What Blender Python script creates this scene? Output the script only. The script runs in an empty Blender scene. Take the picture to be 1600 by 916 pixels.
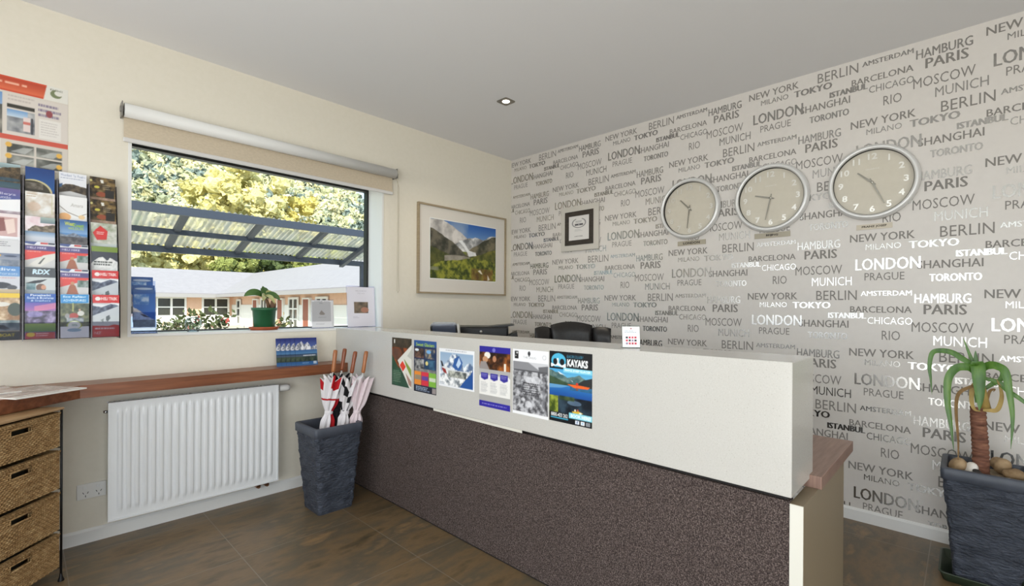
import bpy, bmesh, math, random
import numpy as np
from mathutils import Vector, Matrix

# ------------------------------------------------------------------ camera, light, exposure
S = bpy.context.scene
COL = S.collection
R_ = math.radians

def setup_camera():
    yw, pt, rl = R_(43.84), R_(-0.0878), R_(0.3339)
    F = Vector((math.cos(yw) * math.cos(pt), math.sin(yw) * math.cos(pt), math.sin(pt)))
    Rt = Vector((math.sin(yw), -math.cos(yw), 0))
    U = Rt.cross(F)
    R2 = Rt * math.cos(rl) + U * math.sin(rl)
    U2 = U * math.cos(rl) - Rt * math.sin(rl)
    cd = bpy.data.cameras.new('camera')
    cd.sensor_width = 36
    cd.lens = 737.9932 / 1600 * 36
    cd.shift_x = -1.3342 / 1600
    cd.shift_y = 23.16 / 1600
    cd.clip_start = 0.02
    cd.clip_end = 1000
    co = bpy.data.objects.new('camera', cd)
    COL.objects.link(co)
    co.matrix_world = Matrix(((R2.x, U2.x, -F.x, 0), (R2.y, U2.y, -F.y, 0), (R2.z, U2.z, -F.z, 1.2362), (0, 0, 0, 1)))
    S.camera = co
setup_camera()

S.view_settings.view_transform = 'Standard'
S.view_settings.look = 'None'
S.view_settings.exposure = 0.15
S.view_settings.gamma = 1.0
S.view_settings.use_curve_mapping = False
S.cycles.max_bounces = 10
S.cycles.transparent_max_bounces = 16
S.cycles.use_denoising = True

SUN = 6.5
SKY = 1.7
DOOR_W = 56.0
BENCH_W = 16.5
FILL_W = 28.0

w = bpy.data.worlds.new('sky'); S.world = w; w.use_nodes = True
w.node_tree.nodes['Background'].inputs[0].default_value = (0.66, 0.82, 1.0, 1)
w.node_tree.nodes['Background'].inputs[1].default_value = SKY

def lamp(name, kind, loc, rot, energy, color=(1, 1, 1), **kw):
    d = bpy.data.lights.new(name, kind)
    d.energy = energy; d.color = color
    for k, v in kw.items(): setattr(d, k, v)
    o = bpy.data.objects.new(name, d); COL.objects.link(o)
    o.location = loc; o.rotation_euler = rot
    return o

def aim(o, direction):
    o.rotation_euler = Vector(direction).to_track_quat('-Z', 'Y').to_euler()

aim(lamp('sun', 'SUN', (0, -10, 20), (0, 0, 0), SUN, (1.0, 0.93, 0.80), angle=0.01), (0.50, 0.62, -0.60))
# daylight entering through the glazed entrance door behind the camera, lamp tilted up to brighten the ceiling
aim(lamp('entrance_daylight', 'AREA', (-1.26, -0.1, 1.1), (0, 0, 0), DOOR_W, (0.985, 0.99, 1.0), shape='RECTANGLE', size=2.15, size_y=2.0), (1, 0, 0.2))
# added fill lamp in a made-up window over the bench, left of the camera
aim(lamp('bench_fill', 'AREA', (-1.26, 1.95, 1.6), (0, 0, 0), BENCH_W, (0.985, 0.99, 1.0), shape='RECTANGLE', size=1.3, size_y=1.1), (1, -0.1, 0.15))
# added fill lamp in an unseen window right of the camera
aim(lamp('side_fill', 'AREA', (-0.15, -2.42, 1.12), (0, 0, 0), FILL_W, (0.985, 0.99, 1.0), shape='RECTANGLE', size=2.2, size_y=2.1), (0, 1, 0.12))

# ------------------------------------------------------------------ helpers: materials
def lin(c):
    c = np.asarray(c, float) / 255.0
    return np.where(c <= 0.04045, c / 12.92, ((c + 0.055) / 1.055) ** 2.4)

MATS = {}
def mat(name, rgb, rough=0.5, metal=0.0, spec=0.5, coat=0.0):
    if name in MATS: return MATS[name]
    m = bpy.data.materials.new(name); m.use_nodes = True
    b = m.node_tree.nodes['Principled BSDF']
    b.inputs['Base Color'].default_value = (*lin(rgb), 1)
    b.inputs['Roughness'].default_value = rough
    b.inputs['Metallic'].default_value = metal
    b.inputs['Specular IOR Level'].default_value = spec
    b.inputs['Coat Weight'].default_value = coat
    MATS[name] = m
    return m

def nodes(m):
    return m.node_tree.nodes, m.node_tree.links, m.node_tree.nodes['Principled BSDF']

def coords(m, scale=(1, 1, 1), kind='Object'):
    N, L, b = nodes(m)
    t = N.new('ShaderNodeTexCoord'); mp = N.new('ShaderNodeMapping')
    mp.inputs['Scale'].default_value = scale
    L.new(t.outputs[kind], mp.inputs['Vector'])
    return mp.outputs['Vector']

def noisy(name, stops, rough=0.5, scale=5.0, stretch=(1, 1, 1), detail=6, bump=0.0, bump_scale=None, metal=0.0, spec=0.5, bdist=0.01, nrough=0.55):
    """procedural material: colour ramp over fractal noise, optional bump"""
    if name in MATS: return MATS[name]
    m = mat(name, stops[0][1], rough, metal, spec)
    N, L, b = nodes(m)
    v = coords(m, stretch)
    n = N.new('ShaderNodeTexNoise'); n.inputs['Scale'].default_value = scale; n.inputs['Detail'].default_value = detail
    n.inputs['Roughness'].default_value = nrough
    L.new(v, n.inputs['Vector'])
    r = N.new('ShaderNodeValToRGB')
    e = r.color_ramp.elements
    e[0].position = stops[0][0]; e[0].color = (*lin(stops[0][1]), 1)
    e[1].position = stops[-1][0]; e[1].color = (*lin(stops[-1][1]), 1)
    for p, c in stops[1:-1]:
        q = e.new(p); q.color = (*lin(c), 1)
    L.new(n.outputs['Fac'], r.inputs['Fac']); L.new(r.outputs['Color'], b.inputs['Base Color'])
    if bump:
        n2 = n
        if bump_scale:
            n2 = N.new('ShaderNodeTexNoise'); n2.inputs['Scale'].default_value = bump_scale; n2.inputs['Detail'].default_value = 4
            L.new(v, n2.inputs['Vector'])
        bp = N.new('ShaderNodeBump'); bp.inputs['Strength'].default_value = bump; bp.inputs['Distance'].default_value = bdist
        L.new(n2.outputs['Fac'], bp.inputs['Height']); L.new(bp.outputs['Normal'], b.inputs['Normal'])
    return m

def clear(name, tint=(255, 255, 255), gloss=0.08, rough=0.03):
    """thin clear sheet: transparent with a Fresnel-weighted gloss"""
    if name in MATS: return MATS[name]
    m = bpy.data.materials.new(name); m.use_nodes = True
    N = m.node_tree.nodes; L = m.node_tree.links; N.clear()
    out = N.new('ShaderNodeOutputMaterial'); mix = N.new('ShaderNodeMixShader')
    tr = N.new('ShaderNodeBsdfTransparent'); gl = N.new('ShaderNodeBsdfGlossy'); lw = N.new('ShaderNodeLayerWeight')
    tr.inputs['Color'].default_value = (*lin(tint), 1); gl.inputs['Roughness'].default_value = rough
    lw.inputs['Blend'].default_value = gloss
    L.new(lw.outputs['Fresnel'], mix.inputs['Fac']); L.new(tr.outputs[0], mix.inputs[1]); L.new(gl.outputs[0], mix.inputs[2])
    L.new(mix.outputs[0], out.inputs['Surface'])
    MATS[name] = m
    return m

def attr_mat(name, rough=0.4, spec=0.5):
    if name in MATS: return MATS[name]
    m = mat(name, (255, 255, 255), rough, 0, spec)
    N, L, b = nodes(m)
    a = N.new('ShaderNodeAttribute'); a.attribute_name = 'Col'
    L.new(a.outputs['Color'], b.inputs['Base Color'])
    return m

# ------------------------------------------------------------------ helpers: meshes and objects
class MB:
    """collects polygons with material slots and links them as ONE mesh object"""
    def __init__(s): s.v = []; s.f = []; s.m = []; s.sm = []
    def add(s, vs, fs, mi=0, smooth=False):
        o = len(s.v); s.v += [tuple(map(float, p)) for p in vs]
        s.f += [tuple(i + o for i in f) for f in fs]; s.m += [mi] * len(fs); s.sm += [smooth] * len(fs)
        return s
    def box(s, x0, y0, z0, x1, y1, z1, mi=0, bev=0.0):
        if bev > 0:
            bm = bmesh.new(); bmesh.ops.create_cube(bm, size=1)
            bmesh.ops.scale(bm, vec=(x1 - x0, y1 - y0, z1 - z0), verts=bm.verts)
            bmesh.ops.translate(bm, vec=((x0 + x1) / 2, (y0 + y1) / 2, (z0 + z1) / 2), verts=bm.verts)
            bmesh.ops.bevel(bm, geom=bm.edges[:], offset=bev, segments=2, profile=0.5, affect='EDGES')
            s.bm(bm, mi); return s
        P = [(x0, y0, z0), (x1, y0, z0), (x1, y1, z0), (x0, y1, z0), (x0, y0, z1), (x1, y0, z1), (x1, y1, z1), (x0, y1, z1)]
        return s.add(P, [(0, 3, 2, 1), (4, 5, 6, 7), (0, 1, 5, 4), (1, 2, 6, 5), (2, 3, 7, 6), (3, 0, 4, 7)], mi)
    def bm(s, bm, mi=0, smooth=False, M=None):
        bm.verts.index_update()
        s.add([(M @ v.co if M else v.co) for v in bm.verts], [[v.index for v in f.verts] for f in bm.faces], mi, smooth)
        bm.free(); return s
    def prism(s, pts, z0, z1, mi=0, axis='z'):
        """polygon pts (counter-clockwise) extruded along an axis"""
        n = len(pts)
        if axis == 'z': V = [(x, y, z0) for x, y in pts] + [(x, y, z1) for x, y in pts]
        elif axis == 'y': V = [(x, z0, y) for x, y in pts] + [(x, z1, y) for x, y in pts]
        else: V = [(z0, x, y) for x, y in pts] + [(z1, x, y) for x, y in pts]
        return s.add(V, [tuple(range(n))[::-1], tuple(range(n, 2 * n))] + [(i, (i + 1) % n, n + (i + 1) % n, n + i) for i in range(n)], mi)
    def tube(s, path, r, seg=8, mi=0, cap=True, smooth=True):
        P = [Vector(p) for p in path]; n = len(P)
        rad = r if hasattr(r, '__len__') else [r] * n
        V = []; up = None
        for i in range(n):
            t = (P[min(i + 1, n - 1)] - P[max(i - 1, 0)]).normalized()
            if up is None:
                up = t.orthogonal().normalized()
            up = (up - t * up.dot(t)).normalized(); sd = t.cross(up)
            for k in range(seg):
                a = 2 * math.pi * k / seg
                V.append(P[i] + (up * math.cos(a) + sd * math.sin(a)) * rad[i])
        Fs = [(i * seg + k, i * seg + (k + 1) % seg, (i + 1) * seg + (k + 1) % seg, (i + 1) * seg + k) for i in range(n - 1) for k in range(seg)]
        s.add(V, Fs, mi, smooth)
        if cap:
            o = len(s.v) - len(V)
            s.f += [tuple(o + k for k in range(seg))[::-1], tuple(o + (n - 1) * seg + k for k in range(seg))]; s.m += [mi, mi]; s.sm += [False, False]
        return s
    def lathe(s, prof, seg=32, mi=0, axis='z', smooth=True, c=(0, 0, 0)):
        """profile of (radius, height) turned about an axis through c"""
        V = []
        for r, h in prof:
            for k in range(seg):
                a = 2 * math.pi * k / seg; x, y = r * math.cos(a), r * math.sin(a)
                V.append({'z': (c[0] + x, c[1] + y, c[2] + h), 'y': (c[0] + x, c[1] + h, c[2] + y), 'x': (c[0] + h, c[1] + x, c[2] + y)}[axis])
        n = len(prof); Fs = []
        for i in range(n - 1):
            for k in range(seg):
                q = (i * seg + k, i * seg + (k + 1) % seg, (i + 1) * seg + (k + 1) % seg, (i + 1) * seg + k)
                Fs.append(q if axis != 'y' else q[::-1])
        return s.add(V, Fs, mi, smooth)
    def grid(s, P, mi=0, smooth=True, closed_u=False):
        """P[i][j] rows of points"""
        n, m = len(P), len(P[0]); V = [p for row in P for p in row]
        J = m if closed_u else m - 1
        return s.add(V, [(i * m + j, i * m + (j + 1) % m, (i + 1) * m + (j + 1) % m, (i + 1) * m + j) for i in range(n - 1) for j in range(J)], mi, smooth)
    def build(s, name, mats, parent=None, loc=(0, 0, 0), rot=(0, 0, 0)):
        me = bpy.data.meshes.new(name); me.from_pydata(s.v, [], s.f)
        for m in (mats if isinstance(mats, (list, tuple)) else [mats]): me.materials.append(m)
        me.polygons.foreach_set('material_index', s.m); me.polygons.foreach_set('use_smooth', s.sm)
        me.update()
        o = bpy.data.objects.new(name, me); COL.objects.link(o)
        if parent: o.parent = parent
        o.location = loc; o.rotation_euler = rot
        return o

def tag(o, label=None, cat=None, group=None, kind=None):
    if label: o['label'] = label
    if cat: o['category'] = cat
    if group: o['group'] = group
    if kind: o['kind'] = kind
    return o

def thing(name, label, cat, loc=(0, 0, 0), rz=0.0, group=None, rot=None):
    o = bpy.data.objects.new(name, None); COL.objects.link(o); o.empty_display_size = 0.05
    o.location = loc; o.rotation_euler = rot if rot else (0, 0, rz)
    return tag(o, label, cat, group)

def struct(o): o['kind'] = 'structure'; return o

def copy_tree(o, parent=None):
    c = o.copy(); COL.objects.link(c)
    if parent: c.parent = parent
    for ch in list(o.children): copy_tree(ch, c)
    return c

# ------------------------------------------------------------------ helpers: lettering and printed artwork
_tc = {}
def glyphs(s, bold=0.0, res=2):
    """triangulated lettering normalised to the unit box"""
    k = (s, bold, res)
    if k in _tc: return _tc[k]
    cu = bpy.data.curves.new('lettering', 'FONT'); cu.body = s; cu.size = 1; cu.resolution_u = res; cu.offset = bold
    ob = bpy.data.objects.new('lettering', cu); COL.objects.link(ob)
    bpy.context.view_layer.update()
    dg = bpy.context.evaluated_depsgraph_get(); ev = ob.evaluated_get(dg); me = ev.to_mesh()
    me.calc_loop_triangles()
    V = np.array([v.co[:2] for v in me.vertices]); T = np.array([t.vertices[:] for t in me.loop_triangles])
    ev.to_mesh_clear(); bpy.data.objects.remove(ob); bpy.data.curves.remove(cu)
    lo, hi = V.min(0), V.max(0)
    asp = (hi[0] - lo[0]) / (hi[1] - lo[1])
    V = (V - lo) / (hi - lo)
    # keep every triangle facing the viewer
    a, b, c = V[T[:, 0]], V[T[:, 1]], V[T[:, 2]]
    neg = ((b[:, 0] - a[:, 0]) * (c[:, 1] - a[:, 1]) - (b[:, 1] - a[:, 1]) * (c[:, 0] - a[:, 0])) < 0
    T[neg] = T[neg][:, ::-1]
    _tc[k] = (V, T, asp)
    return _tc[k]

def vnoise(h, w_, sc, seed, octv=4):
    rg = np.random.default_rng(seed); out = np.zeros((h, w_)); amp = 1.0; tot = 0
    for o in range(octv):
        gw, gh = max(2, int(sc * 2 ** o) + 2), max(2, int(sc * 2 ** o * h / w_) + 2)
        g = rg.random((gh, gw)); y = np.linspace(0, gh - 1.001, h); x = np.linspace(0, gw - 1.001, w_)
        yi, xi = y.astype(int), x.astype(int); fy, fx = (y - yi)[:, None], (x - xi)[None]
        out += amp * ((g[yi][:, xi] * (1 - fx) + g[yi][:, xi + 1] * fx) * (1 - fy) + (g[yi + 1][:, xi] * (1 - fx) + g[yi + 1][:, xi + 1] * fx) * fy)
        tot += amp; amp *= 0.55
    return out / tot

class Art:
    """a printed picture drawn in code; coordinates run 0..1 from the top left"""
    def __init__(s, nx, ny, bg=(255, 255, 255), ss=3):
        s.nx, s.ny, s.ss = nx, ny, ss; s.W, s.H = nx * ss, ny * ss
        s.a = np.zeros((s.H, s.W, 3)); s.a[:] = bg
        s.X, s.Y = np.meshgrid((np.arange(s.W) + .5) / s.W, (np.arange(s.H) + .5) / s.H)
    def put(s, mask, c, al=1.0):
        s.a[mask] = s.a[mask] * (1 - al) + np.asarray(c, float) * al; return s
    def rect(s, x0, y0, x1, y1, c, al=1.0): return s.put((s.X >= x0) & (s.X < x1) & (s.Y >= y0) & (s.Y < y1), c, al)
    def ell(s, cx, cy, rx, ry, c, al=1.0): return s.put(((s.X - cx) / rx) ** 2 + ((s.Y - cy) / ry) ** 2 < 1, c, al)
    def ring(s, cx, cy, rx, ry, t, c):
        d = ((s.X - cx) / rx) ** 2 + ((s.Y - cy) / ry) ** 2; return s.put((d < 1) & (d > (1 - t) ** 2), c)
    def poly(s, pts, c, al=1.0):
        ins = np.zeros(s.X.shape, bool); n = len(pts)
        for i in range(n):
            (x0, y0), (x1, y1) = pts[i], pts[(i + 1) % n]
            if y0 == y1: continue
            ins ^= ((s.Y >= y0) != (s.Y >= y1)) & (s.X < (x1 - x0) * (s.Y - y0) / (y1 - y0) + x0)
        return s.put(ins, c, al)
    def grad(s, x0, y0, x1, y1, c0, c1):
        m = (s.X >= x0) & (s.X < x1) & (s.Y >= y0) & (s.Y < y1); t = ((s.Y - y0) / (y1 - y0))[m][:, None]
        s.a[m] = np.asarray(c0, float) * (1 - t) + np.asarray(c1, float) * t; return s
    def noise(s, x0, y0, x1, y1, c0, c1, sc=8, seed=1, con=2.0, al=1.0):
        m = (s.X >= x0) & (s.X < x1) & (s.Y >= y0) & (s.Y < y1)
        n = np.clip((vnoise(s.H, s.W, sc, seed) - .5) * con + .5, 0, 1)[m][:, None]
        s.a[m] = s.a[m] * (1 - al) + al * (np.asarray(c0, float) * (1 - n) + np.asarray(c1, float) * n); return s
    def ridge(s, x0, x1, ys, ybot, c0, c1=None, seed=1, rough=0.03, sc=10, con=3.0):
        """mountain ridge through the heights ys, filled down to ybot"""
        n = vnoise(4, s.W, 12, seed)[1]; xs = np.linspace(x0, x1, len(ys))
        top = np.interp(s.X[0], xs, ys) + (n - .5) * rough * 2
        m = (s.X >= x0) & (s.X < x1) & (s.Y > top[None]) & (s.Y < ybot)
        if c1 is None: return s.put(m, c0)
        q = np.clip((vnoise(s.H, s.W, sc, seed + 7) - .5) * con + .5, 0, 1)[m][:, None]
        s.a[m] = np.asarray(c0, float) * (1 - q) + np.asarray(c1, float) * q; return s
    def lines(s, x0, y0, x1, y1, n, c, seed=1, fill=0.45, al=1.0):
        """rows of copy too small to read"""
        rg = np.random.default_rng(seed); st = (y1 - y0) / n
        for i in range(n):
            x = x0; e = x1 - rg.random() * (x1 - x0) * .3
            while x < e:
                l = (0.04 + rg.random() * .1) * (x1 - x0)
                s.rect(x, y0 + i * st, min(x + l, e), y0 + (i + fill) * st, c, al); x += l + .025 * (x1 - x0)
        return s
    def text(s, x0, y0, x1, y1, t, c, bold=0.0, slant=0.0):
        V, T, _ = glyphs(t, bold, 2)
        P = np.stack([x0 + V[:, 0] * (x1 - x0) + slant * V[:, 1] * (x1 - x0), y1 - V[:, 1] * (y1 - y0)], 1)
        for tri in T:
            a = P[tri]; lo, hi = a.min(0), a.max(0)
            i0, i1 = max(0, int(lo[1] * s.H) - 1), min(s.H, int(hi[1] * s.H) + 2); j0, j1 = max(0, int(lo[0] * s.W) - 1), min(s.W, int(hi[0] * s.W) + 2)
            if i1 <= i0 or j1 <= j0: continue
            x, y = s.X[i0:i1, j0:j1], s.Y[i0:i1, j0:j1]; sg = []
            for k in range(3):
                p, q = a[k], a[(k + 1) % 3]; sg.append((q[0] - p[0]) * (y - p[1]) - (q[1] - p[1]) * (x - p[0]))
            m = ((sg[0] >= 0) & (sg[1] >= 0) & (sg[2] >= 0)) | ((sg[0] <= 0) & (sg[1] <= 0) & (sg[2] <= 0))
            s.a[i0:i1, j0:j1][m] = c
        return s
    def pixels(s): return s.a.reshape(s.ny, s.ss, s.nx, s.ss, 3).mean((1, 3))

PRINT = attr_mat('printed_paper', 0.38, 0.4)
GLOSSY = attr_mat('glossy_print', 0.18, 0.5)

def sheet(name, art, w_, h_, parent=None, loc=(0, 0, 0), rot=(0, 0, 0), th=0.0006, m=None, edge=(238, 236, 230), origin='bl'):
    """printed sheet in the local xz plane facing -y, base centre at the origin, thickness th behind it"""
    px = art.pixels(); ny, nx = px.shape[:2]
    xs = np.linspace(-w_ / 2, w_ / 2, nx); zs = np.linspace(h_, 0, ny)
    XX, ZZ = np.meshgrid(xs, zs)
    V = np.stack([XX.ravel(), np.zeros(nx * ny), ZZ.ravel()], 1)
    idx = np.arange(nx * ny).reshape(ny, nx)
    Fq = np.stack([idx[1:, :-1], idx[1:, 1:], idx[:-1, 1:], idx[:-1, :-1]], -1).reshape(-1, 4)
    cols = lin(px.reshape(-1, 3)); n0 = len(V)
    B = np.array([(-w_ / 2, 0, 0), (w_ / 2, 0, 0), (w_ / 2, 0, h_), (-w_ / 2, 0, h_), (-w_ / 2, th, 0), (w_ / 2, th, 0), (w_ / 2, th, h_), (-w_ / 2, th, h_)])
    Fb = np.array([(4, 7, 6, 5), (0, 4, 5, 1), (1, 5, 6, 2), (2, 6, 7, 3), (3, 7, 4, 0)]) + n0
    V = np.concatenate([V, B]); cols = np.concatenate([cols, np.tile(lin(edge), (8, 1))])
    me = bpy.data.meshes.new(name); me.from_pydata(V.tolist(), [], Fq.tolist() + Fb.tolist())
    at = me.color_attributes.new('Col', 'FLOAT_COLOR', 'POINT')
    at.data.foreach_set('color', np.concatenate([cols, np.ones((len(cols), 1))], 1).astype(np.float32).ravel())
    me.materials.append(m or PRINT)
    o = bpy.data.objects.new(name, me); COL.objects.link(o)
    if parent: o.parent = parent
    o.location = loc; o.rotation_euler = rot
    return o

FACE_B = (0, 0, -math.pi / 2)      # turned to face -x, like the patterned wall and the desk front

# ------------------------------------------------------------------ the room
YA, XB, ZC = 3.2915, 3.3946, 2.7            # window wall, patterned wall, ceiling
X0, Y0 = -1.3, -2.45                        # walls behind the camera

M_wall = noisy('cream_paint', [(0.3, (228, 222, 207)), (0.7, (231, 225, 211))], 0.75, 40, bump=0.03, bdist=0.001)
M_ceil = mat('ceiling_paint', (231, 231, 233), 0.85)
M_trim = mat('white_gloss_trim', (232, 232, 230), 0.3)
M_paper = noisy('wallpaper_ground', [(0.3, (211, 206, 201)), (0.7, (214, 209, 204))], 0.42, 30, spec=0.35)
M_ink = mat('wallpaper_grey_ink', (128, 124, 119), 0.6)
M_foil = mat('wallpaper_silver_foil', (176, 174, 170), 0.26, 1.0)
M_alu = mat('black_aluminium', (18, 18, 20), 0.4)
M_glass = clear('window_glass', (250, 253, 252), 0.05, 0.0)
M_sunblock = mat('sun_block_white', (225, 225, 222), 0.7)

# slate-look floor tiles, 605 mm, with pale grout
def floor_mat():
    m = noisy('slate_tile', [(0.32, (80, 70, 52)), (0.45, (124, 102, 73)), (0.57, (98, 88, 71)), (0.68, (148, 119, 83))], 0.36, 2.2, (1.0, 2.6, 1), 9, nrough=0.62)
    N, L, b = nodes(m)
    src = b.inputs['Base Color'].links[0].from_socket
    t = N.new('ShaderNodeTexCoord'); sp = N.new('ShaderNodeSeparateXYZ'); L.new(t.outputs['Object'], sp.inputs[0])
    def math_(op, a, c=None):
        n = N.new('ShaderNodeMath'); n.operation = op
        for i, q in enumerate((a, c)):
            if q is None: continue
            if isinstance(q, (int, float)): n.inputs[i].default_value = q
            else: L.new(q, n.inputs[i])
        return n.outputs[0]
    def line(s, off):
        u = math_('DIVIDE', math_('SUBTRACT', s, off), 0.605)
        d = math_('ABSOLUTE', math_('SUBTRACT', math_('SUBTRACT', u, math_('FLOOR', u)), 0.5))
        return math_('GREATER_THAN', d, 0.5 - 0.0035), math_('FLOOR', u)
    lx, ix = line(sp.outputs['X'], 1.36 - 6.05); ly, iy = line(sp.outputs['Y'], 1.945 - 6.05)
    g = math_('MAXIMUM', lx, ly)
    # each tile its own tone
    cm = N.new('ShaderNodeCombineXYZ'); L.new(ix, cm.inputs[0]); L.new(iy, cm.inputs[1])
    wn = N.new('ShaderNodeTexWhiteNoise'); L.new(cm.outputs[0], wn.inputs['Vector'])
    hv = N.new('ShaderNodeHueSaturation'); L.new(src, hv.inputs['Color'])
    L.new(math_('ADD', math_('MULTIPLY', wn.outputs['Value'], 0.24), 0.84), hv.inputs['Value'])
    mx = N.new('ShaderNodeMix'); mx.data_type = 'RGBA'; L.new(g, mx.inputs['Factor']); L.new(hv.outputs[0], mx.inputs['A'])
    mx.inputs['B'].default_value = (*lin((132, 121, 104)), 1)
    L.new(mx.outputs['Result'], b.inputs['Base Color'])
    bp = N.new('ShaderNodeBump'); bp.inputs['Strength'].default_value = 0.12; bp.inputs['Distance'].default_value = 0.004
    nz = N.new('ShaderNodeTexNoise'); nz.inputs['Scale'].default_value = 14; nz.inputs['Detail'].default_value = 6; L.new(t.outputs['Object'], nz.inputs['Vector'])
    L.new(nz.outputs['Fac'], bp.inputs['Height']); L.new(bp.outputs['Normal'], b.inputs['Normal'])
    return m

struct(MB().box(X0 - .2, Y0 - .2, -0.12, XB + .2, YA + .26, 0).build('floor', floor_mat()))
struct(MB().box(X0 - .2, Y0 - .2, ZC, XB + .2, YA + .26, ZC + .15).build('ceiling', M_ceil))

WX0, WX1, WZ0, WZ1 = 0.401, 1.960, 1.061, 2.190       # rough opening
YO = YA + 0.26
wl = MB()
wl.box(X0, YA, 0, WX0, YO, ZC).box(WX1, YA, 0, XB + .2, YO, ZC).box(WX0, YA, 0, WX1, YO, WZ0).box(WX0, YA, WZ1, WX1, YO, ZC)
struct(wl.build('wall_left', M_wall))

# patterned wall: every city name is lettering printed on the paper, part of the wall's own mesh
WORDS = [  # name, dx, dz of the baseline from the lattice point, width, cap height, weight, foil
    ('NEW YORK', 0, 0, .292, .045, .012, 0), ('MILANO', .075, -.049, .160, .033, .0, 1), ('TOKYO', .267, -.055, .199, .040, .045, 1),
    ('LONDON', .027, -.166, .288, .067, .02, 1), ('SHANGHAI', .304, -.170, .255, .044, .015, 0), ('PRAGUE', .071, -.226, .179, .044, .0, 0),
    ('TORONTO', .353, -.240, .200, .040, .02, 1), ('AMSTERDAM', .053, -.315, .228, .028, .012, 1), ('HAMBURG', .293, -.357, .222, .050, .012, 1),
    ('BARCELONA', .003, -.412, .278, .037, .015, 0), ('PARIS', .331, -.418, .167, .054, .018, 0), ('CHICAGO', .086, -.477, .199, .040, .0, 1),
    ('ISTANBUL', -.107, -.447, .182, .034, .04, 1), ('MOSCOW', .282, -.515, .245, .055, .0, 0), ('RIO', .152, -.566, .081, .053, .0, 0),
    ('MUNICH', .372, -.585, .203, .052, .0, 1), ('BERLIN', -.169, -.338, .204, .057, .0, 0)]
U0, V0, DU, DV = -0.499, 1.628, 0.5645, 0.6665          # u runs along -y
def patterned_wall():
    b = MB().box(XB, Y0 - .2, 0, XB + .12, YA, ZC)
    u_lo, u_hi, v_lo, v_hi = -YA + .004, 1.25, 0.075, ZC
    k = 0
    for i in range(-6, 4):
        for j in range(-4, 6):
            u, v = U0 + i * DU, V0 + j * DV + (DV / 2 if i % 2 else 0)
            for t, dx, dz, wd, ch, bold, foil in WORDS:
                a, c = u + dx, v + dz
                if a > u_hi or a + wd < u_lo or c > v_hi or c + ch < v_lo: continue
                V, T, _ = glyphs(t, 0.0, 2)
                P = np.stack([a + V[:, 0] * wd, c + V[:, 1] * ch], 1)
                T2 = T
                if a < u_lo or a + wd > u_hi or c < v_lo or c + ch > v_hi:
                    # trim the lettering where the paper meets a corner or the ceiling
                    P[:, 0] = np.clip(P[:, 0], u_lo, u_hi); P[:, 1] = np.clip(P[:, 1], v_lo, v_hi)
                    q = P[T]; ar = np.abs((q[:, 1, 0] - q[:, 0, 0]) * (q[:, 2, 1] - q[:, 0, 1]) - (q[:, 1, 1] - q[:, 0, 1]) * (q[:, 2, 0] - q[:, 0, 0]))
                    T2 = T[ar > 1e-9]
                x = XB - 0.0005 - (0.0005 if foil else 0) - 0.00002 * (k % 7); k += 1
                for q_ in range(4 if bold > .03 else 3 if bold > .017 else 2 if bold > 0 else 1):
                    b.add([(x - .00012 * q_, -max(u_lo, min(u_hi, p[0] + q_ * .0017)), p[1]) for p in P], T2.tolist(), 2 if foil else 1)
    return b.build('wall_right', [M_paper, M_ink, M_foil])
struct(patterned_wall())

# walls behind the camera with the glazed door, plus two windows added to hold the fill lamps
wb = MB()
wb.box(X0 - .12, Y0, 0, X0, -1.25, ZC).box(X0 - .12, 1.05, 0, X0, 1.25, ZC).box(X0 - .12, 1.25, 0, X0, 2.65, 1.0).box(X0 - .12, 1.25, 2.2, X0, 2.65, ZC).box(X0 - .12, 2.65, 0, X0, YA, ZC).box(X0 - .12, -1.25, 2.15, X0, 1.05, ZC)
struct(wb.build('wall_back', M_wall))
wn_ = MB()
wn_.box(X0 - .12, Y0 - .12, 0, -1.25, Y0, ZC).box(0.95, Y0 - .12, 0, XB, Y0, ZC).box(-1.25, Y0 - .12, 0, 0.95, Y0, 0.04).box(-1.25, Y0 - .12, 2.25, 0.95, Y0, ZC)
struct(wn_.build('wall_near', M_wall))
dr = struct(MB().box(X0 - .09, -1.25, 0, X0 - .03, -1.19, 2.15).box(X0 - .09, .99, 0, X0 - .03, 1.05, 2.15).box(X0 - .09, -1.19, 2.09, X0 - .03, .99, 2.15).box(X0 - .09, -.13, 0, X0 - .03, -.07, 2.09).box(X0 - .09, -1.19, 0, X0 - .03, -.13, .08).box(X0 - .09, -.07, 0, X0 - .03, .99, .08).build('door_1', M_alu))
MB().box(X0 - .065, -1.19, .08, X0 - .058, -.13, 2.09).box(X0 - .065, -.07, .08, X0 - .058, .99, 2.09).build('pane', M_glass, dr)
w2 = struct(MB().box(-1.25, Y0 - .09, .04, -1.19, Y0 - .03, 2.25).box(.89, Y0 - .09, .04, .95, Y0 - .03, 2.25).box(-1.19, Y0 - .09, .04, .89, Y0 - .03, .1).box(-1.19, Y0 - .09, 2.19, .89, Y0 - .03, 2.25).build('added_window_2', M_alu))  # unseen opening, added for the side fill lamp
MB().box(-1.19, Y0 - .065, .1, .89, Y0 - .058, 2.19).build('pane', M_glass, w2)
w3 = struct(MB().box(X0 - .09, 1.25, 1.0, X0 - .03, 1.3, 2.2).box(X0 - .09, 2.6, 1.0, X0 - .03, 2.65, 2.2).box(X0 - .09, 1.3, 1.0, X0 - .03, 2.6, 1.05).box(X0 - .09, 1.3, 2.15, X0 - .03, 2.6, 2.2).build('added_window_3', M_alu))  # unseen opening over the bench, added for its fill lamp
MB().box(X0 - .065, 1.3, 1.05, X0 - .058, 2.6, 2.15).build('pane', M_glass, w3)
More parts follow.
